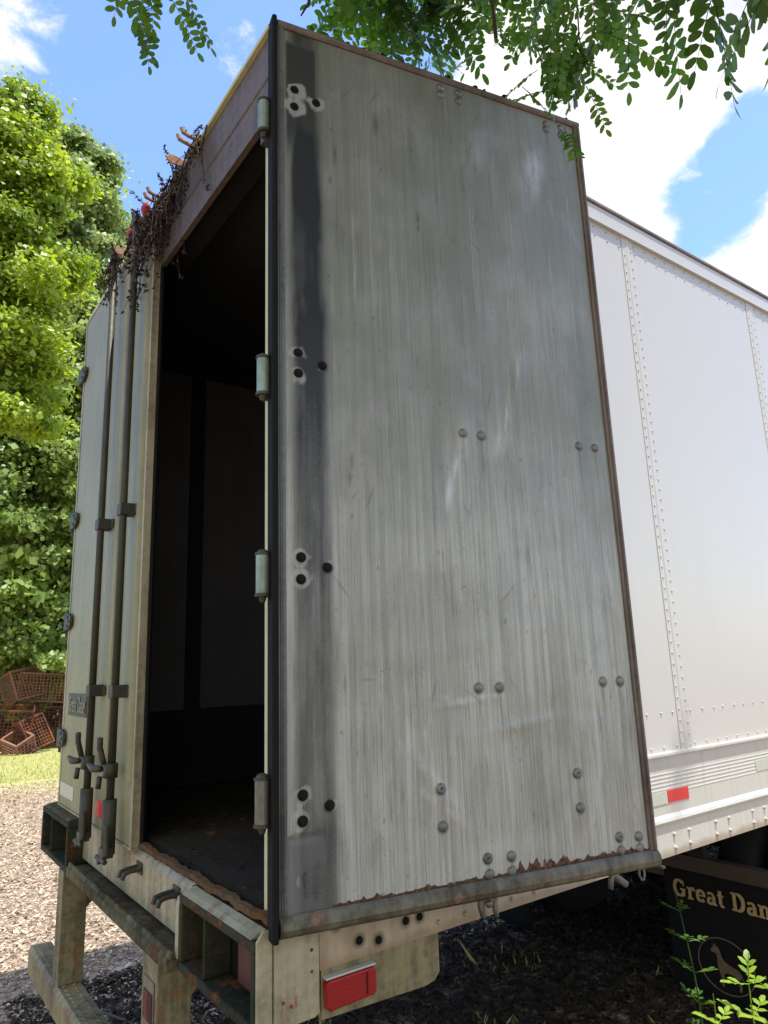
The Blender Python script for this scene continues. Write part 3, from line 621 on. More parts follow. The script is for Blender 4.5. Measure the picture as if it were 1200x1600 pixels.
    def fleck(u, z, a, b, s_, ang=0):
        nonlocal fl
        i0, i1 = np.searchsorted(U[:, 0], [u-0.06, u+0.06]); j0, j1 = np.searchsorted(Z[0], [z-0.1, z+0.1])
        uu = U[i0:i1, j0:j1]-u; zz = Z[i0:i1, j0:j1]-z
        if uu.size == 0: return
        p1 = uu*cos(ang)-zz*sin(ang); p2 = uu*sin(ang)+zz*cos(ang)
        fl[i0:i1, j0:j1] = np.maximum(fl[i0:i1, j0:j1], s_*np.exp(-(p1/a)**2-(p2/b)**2))
    for k in range(260): fleck(r2.uniform(.24, 1.38)**1.0, 2.93-2.9*r2.random()**1.4, r2.uniform(.0016, .0036), r2.uniform(.002, .009), r2.uniform(.15, .8), r2.normal(0, .15))
    for (u, z, a, b, s_) in [(0.44, 2.66, .012, .035, .6), (0.275, 2.48, .006, .03, .7), (0.255, 2.37, .005, .015, .8), (0.60, 2.30, .006, .02, .8), (0.60, 2.26, .005, .012, .8), (0.31, 1.33, .008, .028, .5), (0.30, 1.27, .007, .018, .5), (0.27, .62, .004, .03, .5), (.82, 2.0, .004, .05, .4), (.345, .63, .02, .004, .4), (.45, .28, .004, .02, .4)]: fleck(u, z, a, b, s_)
    for k in range(26): fleck(r2.uniform(.24, .9), r2.uniform(.3, 2.8), .0022, r2.uniform(.012, .04), r2.uniform(.4, .8), r2.uniform(-1.2, 1.2))
    scf = np.zeros_like(U)
    def scuff_glint(u, z, ang, ln, wd, a_):  # pale scuffs, with the highlights of the dents painted in
        nonlocal scf
        bend = (Z-z)**2*.25; a = (U-u-bend)*cos(ang)+(Z-z)*sin(ang); b = -(U-u-bend)*sin(ang)+(Z-z)*cos(ang)
        scf = np.maximum(scf, a_*np.exp(-(a/ln)**4-(b/wd)**2))
    scuff_glint(.69, 1.32, 1.28, .13, .014, .75); scuff_glint(.715, 1.37, 1.3, .16, .030, .35); scuff_glint(.94, 1.60, 1.32, .22, .012, .7); scuff_glint(.975, 1.68, 1.32, .16, .010, .6); scuff_glint(.90, 1.50, 1.25, .12, .018, .35)
    scuff_glint(1.15, 2.66, 1.3, .12, .05, .5); scuff_glint(.84, 2.62, .8, .08, .05, .25); scuff_glint(.585, .235, -.65, .15, .012, .4); scuff_glint(.52, .36, -.75, .14, .014, .35); scuff_glint(.66, .55, -.3, .07, .008, .4); scuff_glint(.76, .56, .05, .09, .007, .4)
    scuff_glint(1.20, .40, 1.5, .32, .05, .35); scuff_glint(1.08, .22, 1.4, .20, .04, .3); scuff_glint(.9, .10, .1, .3, .05, .2)
    for k in range(30): scuff_glint(r2.uniform(.3, 1.35), r2.uniform(.1, 2.8), r2.normal(1.5, .12), r2.uniform(.03, .16), r2.uniform(.0015, .003), r2.uniform(.1, .28))
    scf = scf*np.clip(3.2*vn(55, 9, 81, 5)-1.0, 0, 1.1)
    rg = np.zeros_like(U)  # grime ring at each head, its shadow painted in with it
    for (bu, bz, kd) in BOLTS:
        d = np.hypot(U-bu, Z-bz+.002); k_ = r2.uniform(.5, .95); rg = np.maximum(rg, k_*(1-sm_(d, .017, .0235)))
        if kd and r2.random() < .6: rg = np.maximum(rg, .45*np.exp(-((U-bu-.003*np.sin(Z*25+bu*9))/.0022)**2)*(Z < bz)*np.exp(-(bz-Z)/r2.uniform(.04, .12)))
    # rust creeping up from the bottom edge
    hgt = 0.003+0.034*vn(48, 1, 61, 5)[:, :1]**2.2*(0.5+1.3*np.exp(-((U[:, :1]-0.95)/0.3)**2))
    ru = 1-sm_(Z-z0, hgt*0.5, hgt*1.3+0.03*vn(60, 70, 62, 4)**2)
    ru = np.maximum(ru, 0.5*np.exp(-(Z-z0)/0.07)*sm_(vn(34, 3, 63, 3), .52, .75))
    ru = ru*sm_(U, .17, .26)
    # paint flaking at the lower hinge corner
    pk = sm_(vn(16, 12, 71, 5)+0.22*np.exp(-((U-.1)/.05)**2)-.9*sm_(Z, .16, .36)-.9*sm_(U, .19, .25), .56, .60)
    co = np.stack([U, -D, Z], -1).reshape(-1, 3)
    i = np.arange(nu*nz).reshape(nu, nz); F = np.stack([i[:-1, :-1], i[1:, :-1], i[1:, 1:], i[:-1, 1:]], -1).reshape(-1, 4)
    return co, F, dict(stain=st.ravel(), halo=hal.ravel(), rust=ru.ravel(), fleck=np.maximum(fl, drip*.6).ravel(), scuff_glint=scf.ravel(), ring=rg.ravel(), peel=pk.ravel())
RBOLT = [(0.126, 2.705), (0.125, 2.634), (0.207, 2.676), (0.131, 1.686), (0.131, 1.614), (0.213, 1.651), (0.134, 1.006), (0.133, 0.938), (0.218, 0.976), (0.133, 0.315), (0.132, 0.245), (0.214, 0.279)]
GB = [(0.733, 2.926), (0.731, 2.892), (0.816, 2.928), (0.813, 2.89), (1.248, 2.922), (1.245, 2.895), (1.327, 2.928), (1.323, 2.891), (0.736, 1.469), (0.813, 1.469), (1.254, 1.473), (1.332, 1.473),
      (0.738, 0.588), (0.818, 0.586), (1.257, 0.587), (1.337, 0.586), (0.582, 0.178), (1.109, 0.177), (0.738, 0.02), (0.823, 0.062), (0.822, 0.017), (1.268, 0.02), (1.351, 0.057), (1.351, 0.018)]
RING = [(0.579, 0.289), (1.108, 0.288), (0.735, 0.067), (1.266, 0.065)]
BOLT = []; BOLTS = [(a, b, 0) for a, b in RBOLT]+[(a, b, 1) for a, b in GB]+[(a, b, 2) for a, b in RING]
def door_material():
    m, t, p, out = newmat('oxidised_door_sheet')
    v = t.node('ShaderNodeTexCoord').outputs['Object']; A = lambda n: t.node('ShaderNodeAttribute', attribute_name=n).outputs['Fac']
    st1 = t.noise(t.mapping(v, (48, 1, 0.9)), 1.0, 10, 0.74); st2 = t.noise(t.mapping(v, (150, 1, 1.3)), 1.0, 5, 0.6)
    big = t.noise(v, 1.6, 4, 0.55); fine = t.noise(v, 120, 4, 0.7); mid = t.noise(t.mapping(v, (9, 1, 4)), 1.0, 5, 0.6)
    z = t.node('ShaderNodeSeparateXYZ', {0: v}).outputs[2]
    col = t.mix(t.ramp(t.math('ADD', t.math('MULTIPLY', st1, .6), t.math('MULTIPLY', st2, .4)), .36, .62), (0.225, 0.232, 0.195), (0.475, 0.485, 0.43))
    # darker green-grey mix, heaviest on the upper part
    col = t.mix(t.math('MULTIPLY', t.ramp(t.math('ADD', t.math('MULTIPLY', z, .20), t.math('MULTIPLY', big, 0.9)),   .42, 1.0), .8), col, (0.125, 0.135, 0.098))
    col = t.mix(t.math('MULTIPLY', t.ramp(t.math('ADD', st2, t.math('MULTIPLY', mid, .6)), .80, 1.02), .65), col, (0.10, 0.105, 0.08))
    st3 = t.noise(t.mapping(v, (75, 1, 2.6), (3, 0, 5)), 1.0, 8, 0.75); col = t.mix(t.math('MULTIPLY', t.ramp(st3, .55, .68), .8), col, (0.085, 0.09, 0.07)); col = t.mix(t.math('MULTIPLY', t.ramp(t.noise(t.mapping(v, (95, 1, 1.1), (8, 0, 1)), 1.0, 4, .6), .60, .70), .45), col, (0.46, 0.475, 0.45))
    g1 = t.noise(t.mapping(v, (420, 1, 300)), 1.0, 3, .8); g2 = t.noise(t.mapping(v, (190, 1, 60)), 1.0, 6, .8)
    col = t.mix(t.math('MULTIPLY', t.ramp(g1, .48, .62), .30), col, (0.10, 0.103, 0.08)); col = t.mix(t.math('MULTIPLY', t.ramp(g2, .54, .66), .50), col, (0.12, 0.122, 0.096)); col = t.mix(t.math('MULTIPLY', t.ramp(g1, .50, .36), .22), col, (0.50, 0.51, 0.46))
    bl = t.noise(t.mapping(v, (7, 1, 3.5), (2, 0, 9)), 1.0, 5, .6); col = t.mix(t.math('MULTIPLY', t.ramp(bl, .50, .68), .35), col, (0.30, 0.30, 0.315))
    col = t.mix(A('ring'), col, (0.035, 0.035, 0.028))
    col = t.mix(t.math('MULTIPLY', A('scuff_glint'), t.math('ADD', .45, t.math('MULTIPLY', st2, .7)), clamp=True), col, (0.58, 0.60, 0.59))
    col = t.mix(t.math('MULTIPLY', t.ramp(fine, .58, .72), t.ramp(mid, .45, .6)), col, (0.17, 0.17, 0.14))
    wr = t.noise(t.mapping(v, (150, 1, 420)), 1.0, 5, 0.6, 1.6)
    sc_ = t.mix(t.math('MULTIPLY', t.ramp(wr, .45, .60), t.ramp(z, 1.9, 1.3)), (0.011, 0.012, 0.012), (0.060, 0.063, 0.062))
    col = t.mix(t.math('MULTIPLY', A('stain'), 0.93, clamp=True), col, sc_)
    col = t.mix(t.math('MULTIPLY', A('halo'), 0.75), col, (0.36, 0.37, 0.33))
    col = t.mix(t.math('MULTIPLY', A('peel'), 0.8), col, (0.10, 0.10, 0.095))
    col = t.mix(A('fleck'), col, (0.055, 0.055, 0.042))
    rn = t.noise(v, 90, 6, .7); rc = t.mix(t.ramp(rn, .42, .75), (0.03, 0.014, 0.007), (0.22, 0.10, 0.03))
    ru = t.ramp(t.math('ADD', A('rust'), t.math('MULTIPLY', t.math('SUBTRACT', rn, .5), .7)), .35, .65)
    col = t.mix(ru, col, rc)
    t.put(p.inputs['Base Color'], col)
    t.put(p.inputs['Metallic'], t.math('MULTIPLY', t.math('SUBTRACT', 1.0, ru), 0.25))
    t.put(p.inputs['Roughness'], t.math('ADD', 0.36, t.math('ADD', t.math('MULTIPLY', st1, .18), t.math('MULTIPLY', ru, .4))))
    h = t.math('ADD', t.math('MULTIPLY', st1, .25), t.math('ADD', t.math('MULTIPLY', wr, t.math('MULTIPLY', A('stain'), 1.3)), t.math('MULTIPLY', t.math('ADD', rn, 1.0), t.math('MULTIPLY', ru, 1.5))))
    bp = t.node('ShaderNodeBump', {'Strength': 0.35, 'Distance': 0.003, 'Height': h}); t.put(p.inputs['Normal'], bp.outputs[0]); return m
MT['doorsheet'] = door_material()
co, F, att = door_panel()
rdoor = bigmesh('door', co, F, 'doorsheet', parent=TR, tint=att, smooth=True)
rdoor.location = (0.03, -0.03, -GZ); rdoor.rotation_euler = (0, 0, RD(78)); rdoor['label'] = 'open right door showing its stained inner sheet'
ORG[rdoor.name] = (0, 0, 0)
def ys(u, z): return float(co[np.argmin(((co[:, [0, 2]]-np.array([u, z]))**2).sum(1)), 1])   # the sheet's own surface there
def dp(name, mb, m, **k): return obj(name, mb, m, rdoor, **k)
dp('door_core', MB().box((0.062, 0.010, -0.03), (1.405, 0.046, 2.965)), 'side')
dp('gasket', MB().prism([(0.040, 0.02), (0.040, -0.012), (0.046, -0.019), (0.056, -0.017), (0.061, -0.004), (0.061, 0.045), (0.040, 0.045)], 'z', -0.055, 2.985), 'rubber', bevel=0.002)
dp('edge_strip', MB().prism([(0.0615, 0.008), (0.0615, -0.006), (0.066, -0.0045), (0.068, -0.008), (0.072, -0.0055), (0.075, -0.0085), (0.079, -0.005), (0.086, -0.0035), (0.088, 0.008)], 'z', -0.012, 2.955), 'greystrip')
# bottom channel: rounded extrusion
pr = [(0.047, -0.046), (0.010, -0.050), (-0.006, -0.047), (-0.017, -0.038), (-0.021, -0.024), (-0.018, -0.009), (-0.010, 0.002), (-0.004, 0.008), (0.004, 0.008), (0.047, -0.02)]
dp('bottom_channel', MB().prism(pr, 'x', 0.0625, 1.425), 'alu', smooth=False)
dp('top_channel', MB().prism([(0.047, 2.953), (-0.006, 2.951), (-0.013, 2.957), (-0.013, 2.972), (-0.004, 2.981), (0.047, 2.984)], 'x', 0.0625, 1.420), 'brownalu')
tc_ = MB()
for k in range(34):                                   # crumbled caulk and debris along the top edge
    u = random.uniform(.07, 1.40); s_ = random.uniform(.003, .008); tc_.dome((u, random.uniform(-.008, .01), 2.978), (random.uniform(-.4, .4), random.uniform(-.4, .2), 1), s_*2, s_, n=6, rings=2)
tag(dp('edge_debris', tc_, 'twig'), kind='stuff')
dp('end_channel', MB().prism([(1.3925, 0.010), (1.3925, -0.006), (1.400, -0.011), (1.404, -0.006), (1.408, -0.0055), (1.412, -0.012), (1.421, -0.010), (1.424, 0.0), (1.424, 0.047), (1.406, 0.047), (1.406, 0.010)][::-1], 'z', 0.009, 2.9505), 'brownalu')
dp('channel_lip', MB().box((1.4245, -0.02, -0.053), (1.437, 0.03, -0.046)), 'steel')
for (u, z) in RBOLT:
    b = MB(); y_ = ys(u, z); b.dome((u, y_+0.0005, z), (0, -1, 0), 0.0165, 0.007, n=18, rings=4, hole=0.0); b.tube([(u, y_-0.0065, z), (u, y_-0.011, z)], [0.008, 0.0075], 12)
    dp('hinge_bolt', b, 'rubber', smooth=False)
for (u, z) in GB: b = MB(); b.dome((u, ys(u, z)+0.001, z), (0, -1, 0), 0.0165, 0.010, n=18, rings=5); dp('rivet_head', b, 'steel', smooth=True)
for (u, z) in RING: b = MB(); b.dome((u, ys(u, z)+0.001, z), (0, -1, 0), 0.0175, 0.010, n=18, rings=5, hole=0.006); dp('collar_bolt', b, 'steel', smooth=True)
for u in (0.775, 1.292):
    r = MB(); r.tube([(u, 0.10, -0.04), (u, 0.10, 2.99)], 0.0175, 10); dp('lock_rod', r, 'steel', smooth=True)
    g = MB()
    for z in (0.587, 1.47, 2.90, 0.04): dp('rod_guide', MB().box((u-0.05, 0.048, z-0.03), (u+0.05, 0.12, z+0.03)), 'darkrod', bevel=0.004)
    c = MB()
    c.tube([(u-0.022, 0.085, -0.03), (u-0.022, 0.088, -0.10), (u-0.02, 0.08, -0.128)], [.013, .012, .010], 8)
    c.tube([(u+0.03, 0.085, -0.03), (u+0.03, 0.09, -0.11), (u+0.032, 0.085, -0.135)], [.011, .010, .008], 8)
    c.tube([(u-0.025, 0.086, -0.075), (u+0.02, 0.083, -0.078)], 0.012, 8); c.dome((u+0.0, 0.075, -0.088), (0, -1, 0), .014, .01, n=10)
    if u > 1: c = MB(); c.tube([(u-0.03, 0.085, -0.04), (u+0.01, 0.082, -0.085), (u+0.05, 0.078, -0.115)], [.014, .012, .012], 8); c.tube([(u+0.055, 0.08, -0.045), (u-0.01, 0.08, -0.08), (u-0.02, .08, -.12)], [.011, .011, .009], 8)
    dp('rod_cam', c, 'steel', smooth=True)
l = MB(); l.tube([(1.385, 0.05, -0.045), (1.380, 0.05, -0.085), (1.388, 0.05, -0.10), (1.398, 0.05, -0.10), (1.404, 0.05, -0.085), (1.400, 0.05, -0.045)], 0.0042, 7, cap=True); dp('chain_loop', l, 'steel', smooth=True)
for z in (2.58, 1.60, 0.955, 0.305):                 # hinges of the open door, on the corner post
    h = MB(); h.tube([(0.006, -0.003, z-0.058), (0.006, -0.003, z+0.058)], 0.021, 14)
    o = part('hinge', h, 'green' if z > .5 else 'steel', smooth=False)
    c = MB(); c.tube([(0.006, -0.003, z+q) for q in (-.068, -.0585, -.058, .058, .0585, .066)], [.024, .024, .012, .012, .024, .024], 12)
    c.tube([(0.006, -0.003, z-0.085), (0.006, -0.003, z-0.068)], [0.008, 0.014], 8); c.dome((0.006, -0.003, z+0.066), (0, 0, 1), .018, .012, n=10)
    part('hinge_pin', c, 'darkrod', parent=o)
    part('hinge_leaf', MB().box((-0.075, 0.022, z-0.05), (-0.0, 0.052, z+0.05)), 'darkrod', parent=o, bevel=0.003)

# running gear
for x in (-0.75, -1.85): part('chassis_rail', MB().prism([(x-0.04, -0.34), (x-0.04, -0.175), (x+0.04, -0.175), (x+0.04, -0.34)], 'y', 0.4, LEN-0.3), 'chassis')
for k in range(44): part('cross_member', MB().box((XL+0.03, 0.5+k*0.305, -0.155), (-0.10, 0.54+k*0.305, -0.062)), 'chassis')
part('flap_hanger', MB().prism([(2.97, -0.60), (2.97, -0.46), (3.03, -0.46), (3.03, -0.60)], 'x', -2.50, -0.06), 'chassisbrown', bevel=0.004)
part('hanger_bracket', MB().box((-0.60, 2.98, -0.46), (-0.50, 3.02, -0.18)), 'chassis')
part('hanger_bracket', MB().box((-2.10, 2.98, -0.46), (-2.00, 3.02, -0.18)), 'chassis')
def flap(x0, x1):
    V = []; F = []; nx, nz = 10, 10
    for i in range(nx+1):
        for j in range(nz+1):
            u = i/nx; v = j/nz; V.append((x0+(x1-x0)*u, 2.965+0.006*sin(u*7)*(1-v), -1.17+0.63*v))
    for i in range(nx):
        for j in range(nz): q = i*(nz+1)+j; F.append((q, q+nz+1, q+nz+2, q+1))
    o = part('mudflap', MB().add(V, F), 'flap', smooth=True); s_ = o.modifiers.new('t', 'SOLIDIFY'); s_.thickness = 0.008; s_.offset = -1
    return o
fl_ = flap(-0.755, -0.10); fl2 = flap(-2.50, -1.85)
def dog_logo(x, z, s, y, par):
    R_ = MB(); pts = [(x+s*1.22*cos(a)*0.95, y, z+s*sin(a)) for a in np.linspace(0, 2*pi, 49)]; R_.tube(pts, 0.0035, 6, cap=False); obj('emblem_ring', R_, 'golddim', par)
    # standing smooth-coated dog, head held high, facing left
    dog = [(-.60, .56), (-.50, .66), (-.44, .80), (-.38, .70), (-.26, .66), (-.20, .52), (-.14, .30), (.0, .16), (.30, .06), (.55, .0), (.68, -.12), (.80, -.42), (.76, -.44), (.66, -.22), (.60, -.40), (.66, -.62), (.62, -.80), (.50, -.80),
           (.54, -.62), (.42, -.40), (.30, -.26), (.05, -.24), (-.10, -.30), (-.12, -.55), (-.16, -.80), (-.28, -.80), (-.26, -.50), (-.32, -.25), (-.38, .0), (-.36, .25), (-.40, .42), (-.58, .42), (-.66, .48)]
    me = MB(); n = len(dog); 
    from mathutils.geometry import tessellate_polygon
    P3 = [Vector((x+a*s*0.9, y, z+b*s*0.95)) for a, b in dog]; tr = tessellate_polygon([P3]); me.add([tuple(q) for q in P3]+[(q[0], y-0.0015, q[2]) for q in P3], [tuple(reversed(t_)) for t_ in tr]+[tuple(i+n for i in t_) for t_ in tr]+[(i, (i+1) % n, n+(i+1) % n, n+i) for i in range(n)])
    obj('emblem_dog', me, 'golddim', par)
for (f_, x0) in ((fl_, -0.695), (fl2, -2.44)):
    tm, wd = textmesh('Great Dane', 0.094, 2.9555, x0, -0.685, 0.0015, 0.0, 0.93); obj('lettering', tm, 'gold', f_)
    dog_logo(x0+0.265, -0.98, 0.135, 2.9545, f_)
def wheel(x, y):
    def lathe(prof, n=28):
        v = []; f = []
        for (a, r) in prof:
            for j in range(n): w_ = 2*pi*j/n; v.append((x+a, y+r*cos(w_), GZ+0.51+r*sin(w_)))
        for i in range(len(prof)-1):
            for j in range(n): f.append((i*n+j, (i+1)*n+j, (i+1)*n+(j+1) % n, i*n+(j+1) % n))
        return MB().add(v, f)
    t_ = part('wheel', lathe([(-0.12, .28), (-0.13, .40), (-0.11, .49), (-.08, .51), (.08, .51), (.11, .49), (.13, .40), (.12, .28)]), 'tyre', smooth=True)
    part('rim', lathe([(-0.10, .29), (-.10, .27), (.09, .27), (.09, .29), (.06, .25), (-.02, .20), (-.02, .10), (.02, .09), (.02, .01)]), 'chassisbrown', parent=t_, smooth=True)
for y in (3.75, 5.0):
    for x in (-0.20, -0.50, -2.10, -2.40): wheel(x, y)
    part('axle', MB().tube([(-2.5, y, GZ+0.51), (-0.1, y, GZ+0.51)], 0.065, 10), 'chassis')
for x in (-0.75, -1.85):
    part('suspension_hanger', MB().prism([(3.3, -0.34), (5.5, -0.34), (5.2, -0.52), (4.6, -0.46), (4.1, -0.46), (3.5, -0.52)], 'x', x-0.05, x+0.05), 'chassis')
for x in (-0.55, -2.05):
    lg = MB(); lg.box((x-0.05, 10.95, -1.2), (x+0.05, 11.05, -0.18)); lg.box((x-0.12, 10.88, GZ), (x+0.12, 11.12, -1.2)); part('landing_leg', lg, 'chassis', bevel=0.004)

# ------------------------------------------------------------------ debris on the deck
flv = MB()
for k in range(120):
    x = random.uniform(-1.15, -.12); y = random.uniform(.1, 1.6); a = random.uniform(0, pi); L = random.uniform(.01, .06)
    flv.tube([(x, y, -0.006), (x+L*.5*cos(a), y+L*.5*sin(a), random.uniform(-.002, .008)), (x+L*cos(a), y+L*sin(a), -0.004)], random.uniform(.0006, .0018), 4)
tag(obj('deck_litter', flv, 'deadleaf', org=(0, 0, 0)), 'dry twigs and leaf bits scattered on the dark trailer floor', 'litter', kind='stuff')

# ------------------------------------------------------------------ dead vines
def vine(base, n, spread, length, label, seed, up=2, dens=1.0, stick=0.0):
    r = random.Random(seed); o = empty('dead_vine', base, label, 'dead vine', 'dead vines hanging from the top of the trailer')
    st = MB(); lf = MB(); bx, by, bz = base
    for k in range(n):
        x = bx+r.uniform(-spread, spread); q = [np.array([x, by+r.uniform(-.02, .01), bz])]
        upw = k < up; d = np.array([r.uniform(-.4, .4), -r.uniform(.05, .35), .8 if upw else -r.uniform(.6, 1.2)])
        L = r.uniform(.4, 1.0)*length*(0.35 if upw else 1)
        for s_ in range(7):
            d = d+np.array([r.uniform(-.5, .5), r.uniform(-.35, .30), r.uniform(-.35, .35)-(0 if upw else .30)]); d /= np.linalg.norm(d)
            q.append(q[-1]+d*L/7)
            for _ in range(int(5*dens)):
                if r.random() < .6:
                    c = q[-1]+np.array([r.uniform(-.009, .009) for _ in range(3)]); a, b = r.uniform(0, 6.3), r.uniform(-1.4, .4)
                    e1 = np.array([cos(a)*cos(b), sin(a)*cos(b), sin(b)]); e2 = np.cross(e1, (r.uniform(-1, 1), r.uniform(-1, 1), .3)); e2 /= np.linalg.norm(e2)+1e-6; s2 = r.uniform(.005, .014)
                    lf.add([c-e1*s2, c+e2*s2*.45, c+e1*s2*.2+np.array([0, 0, .004]), c+e1*s2, c-e2*s2*.5], [(0, 1, 2), (1, 3, 2), (2, 3, 4), (0, 2, 4)])
        st.tube(q, [.0036*(1-i/9) for i in range(8)], 4)
    obj('stems', st, 'twig', o); obj('withered_leaves', lf, 'deadleaf', o); return o
vine((-0.66, 0.012, 2.975), 16, .09, .38, 'small tuft of dead vine hanging over the upper header beside the hooks', 1, up=2, dens=.8)
vine((-0.98, 0.01, 2.985), 30, .12, .42, 'bushy clump of dead vine in the middle of the header', 2, up=3, dens=1.2)
vine((-1.22, 0.01, 2.975), 60, .13, .60, 'largest dense dead vine hanging from the gutter over the dark opening', 3, up=2, dens=1.7)
vine((-1.40, -0.03, 2.95), 14, .06, .30, 'dead vine wrapped round the top of the inner lock rod', 4, up=3, dens=1.4)
vine((-1.78, -0.045, 2.95), 14, .06, .34, 'drooping dead vine on the outermost lock rod top', 5, up=2, dens=1.4)

# ------------------------------------------------------------------ locust tree over the open door
def leaflet_proto(detail):
    if detail: a = np.array([0, .18, .55, .85, 1.0, .85, .55, .18]); b = np.array([0, .34, .5, .34, 0, -.34, -.5, -.34]); z = np.array([0, -.03, -.05, -.08, -.13, -.08, -.05, -.03])+0.10*np.abs(b)
    else: a = np.array([0, .5, 1.0, .5]); b = np.array([0, .5, 0, -.5]); z = np.array([0, .03, -.1, .03])
    return np.stack([a, b, z], -1)
def compound(N, base, direc, size, detail, r):
    """N pinnate leaves: base (N,3), direction (N,3) -> verts, faces, tint, rachis segments"""
    pr_ = leaflet_proto(detail); k = len(pr_); pairs = 8
    d = direc/np.linalg.norm(direc, axis=1)[:, None]; side = np.cross(d, r.normal(0, 1, (N, 3))*np.array([.5, .5, .2])+np.array([0, 0, 1.0])); side /= np.linalg.norm(side, axis=1)[:, None]; nrm = np.cross(side, d)
    Vs = []; tt = []; ends = []
    for i in range(pairs*2+1):
        s_ = 0 if i == pairs*2 else (1 if i % 2 else -1); f = 1.0 if s_ == 0 else (i//2+1.5)/(pairs+1.5)
        droop = -0.28*f*f
        c = base+d*(size*f)[:, None]+np.array([0, 0, 1.0])*(droop*size)[:, None]
        ax = (side*s_+d*(0.45 if s_ else 1.0)); ax = ax+r.normal(0, .16, (N, 3)); ax[:, 2] -= .12; ax /= np.linalg.norm(ax, axis=1)[:, None]
        lat = np.cross(nrm+r.normal(0, .22, (N, 3)), ax); lat /= np.linalg.norm(lat, axis=1)[:, None]; up = np.cross(ax, lat)
        ln = size*0.25*(1-.25*abs(f-.55))*r.uniform(.85, 1.1, N); wd = ln*.5; keep = r.random(N) > .06; ln = ln*keep
        v = c[:, None]+ax[:, None]*(pr_[:, 0][None, :, None]*ln[:, None, None])+lat[:, None]*(pr_[:, 1][None, :, None]*wd[:, None, None])+up[:, None]*(pr_[:, 2][None, :, None]*ln[:, None, None])
        Vs.append(v); tt.append(np.repeat(r.uniform(0, 1, N)[:, None], k, 1))
    V = np.stack(Vs, 1).reshape(-1, 3); F = np.arange(len(V)).reshape(-1, k); return V, F, np.stack(tt, 1).ravel()
def rachis_mesh(mb, base, direc, size):
    for b, d, s_ in zip(base, direc, size):
        d = d/np.linalg.norm(d); mb.tube([b, b+d*s_*.5+np.array([0, 0, -.07*s_]), b+d*s_+np.array([0, 0, -.28*s_])], [.0014, .001, .0006], 3, cap=False)
LT = empty('locust_tree', (4.3, 0.9, GZ), 'overhanging locust tree with feathery leaves above the open trailer door', 'tree')
def tree_limbs():
    tb = MB(); tb.tube([(4.3, .9, GZ-.05), (4.32, .92, 0), (4.2, .85, 1.8), (4.0, .9, 3.4), (3.8, .8, 5.0), (3.6, .8, 7.2)], [.17, .14, .12, .10, .08, .04], 12); obj('trunk', tb, 'bark', LT, smooth=True)
    L = [[(4.0, .9, 3.5), (3.0, 1.2, 4.4), (1.8, 1.3, 4.7), (.7, 1.1, 4.5), (.0, .7, 4.1)], [(3.85, .85, 4.6), (2.8, .2, 5.3), (1.6, -.4, 5.4), (.4, -.6, 4.9)],
         [(3.9, .9, 4.0), (3.0, 1.8, 4.6), (2.0, 2.0, 4.4), (1.2, 1.9, 3.9)], [(3.7, .8, 6.0), (2.4, .8, 6.6), (1.2, .5, 6.6)], [(3.8, .8, 5.2), (4.8, -.4, 6.0), (5.4, -1.2, 6.3)], [(3.8, .8, 5.4), (4.9, 1.8, 6.1), (5.8, 2.4, 6.2)]]
    for l_ in L: b = MB(); n = len(l_); b.tube(l_, [.05*(1-.8*i/(n-1)) for i in range(n)], 8); obj('branch', b, 'bark', LT, smooth=True)
tree_limbs()
r4 = np.random.default_rng(44)
# shade crown above the door (out of the photo's top edge but part of the tree)
N = 8500
bx_ = np.stack([r4.uniform(0.35, 3.3, N), r4.uniform(-1.0, 1.72, N), r4.uniform(4.2, 7.0, N)], -1)
bx_[:, 1] = np.clip(bx_[:, 1], -1.2, 1.75); bx_[:, 0] += (bx_[:, 2]-4.2)*.15
dd = r4.normal(0, 1, (N, 3)); dd[:, 2] = -np.abs(dd[:, 2])*.5-.1; dd[:, 1] -= .2
N2 = 1500; b2 = np.stack([r4.normal(4.6, 1.0, N2), r4.normal(.9, 1.3, N2), r4.normal(6.6, .8, N2)], -1); d2 = r4.normal(0, 1, (N2, 3)); d2[:, 2] = -np.abs(d2[:, 2])*.5
bb = np.concatenate([bx_, b2]); dd = np.concatenate([dd, d2])
V, F, tt = compound(len(bb), bb, dd, r4.uniform(.17, .25, len(bb)), False, r4)
bigmesh('crown', V, F, 'locust', parent=LT, tint=tt, org=(4.3, .9, GZ))
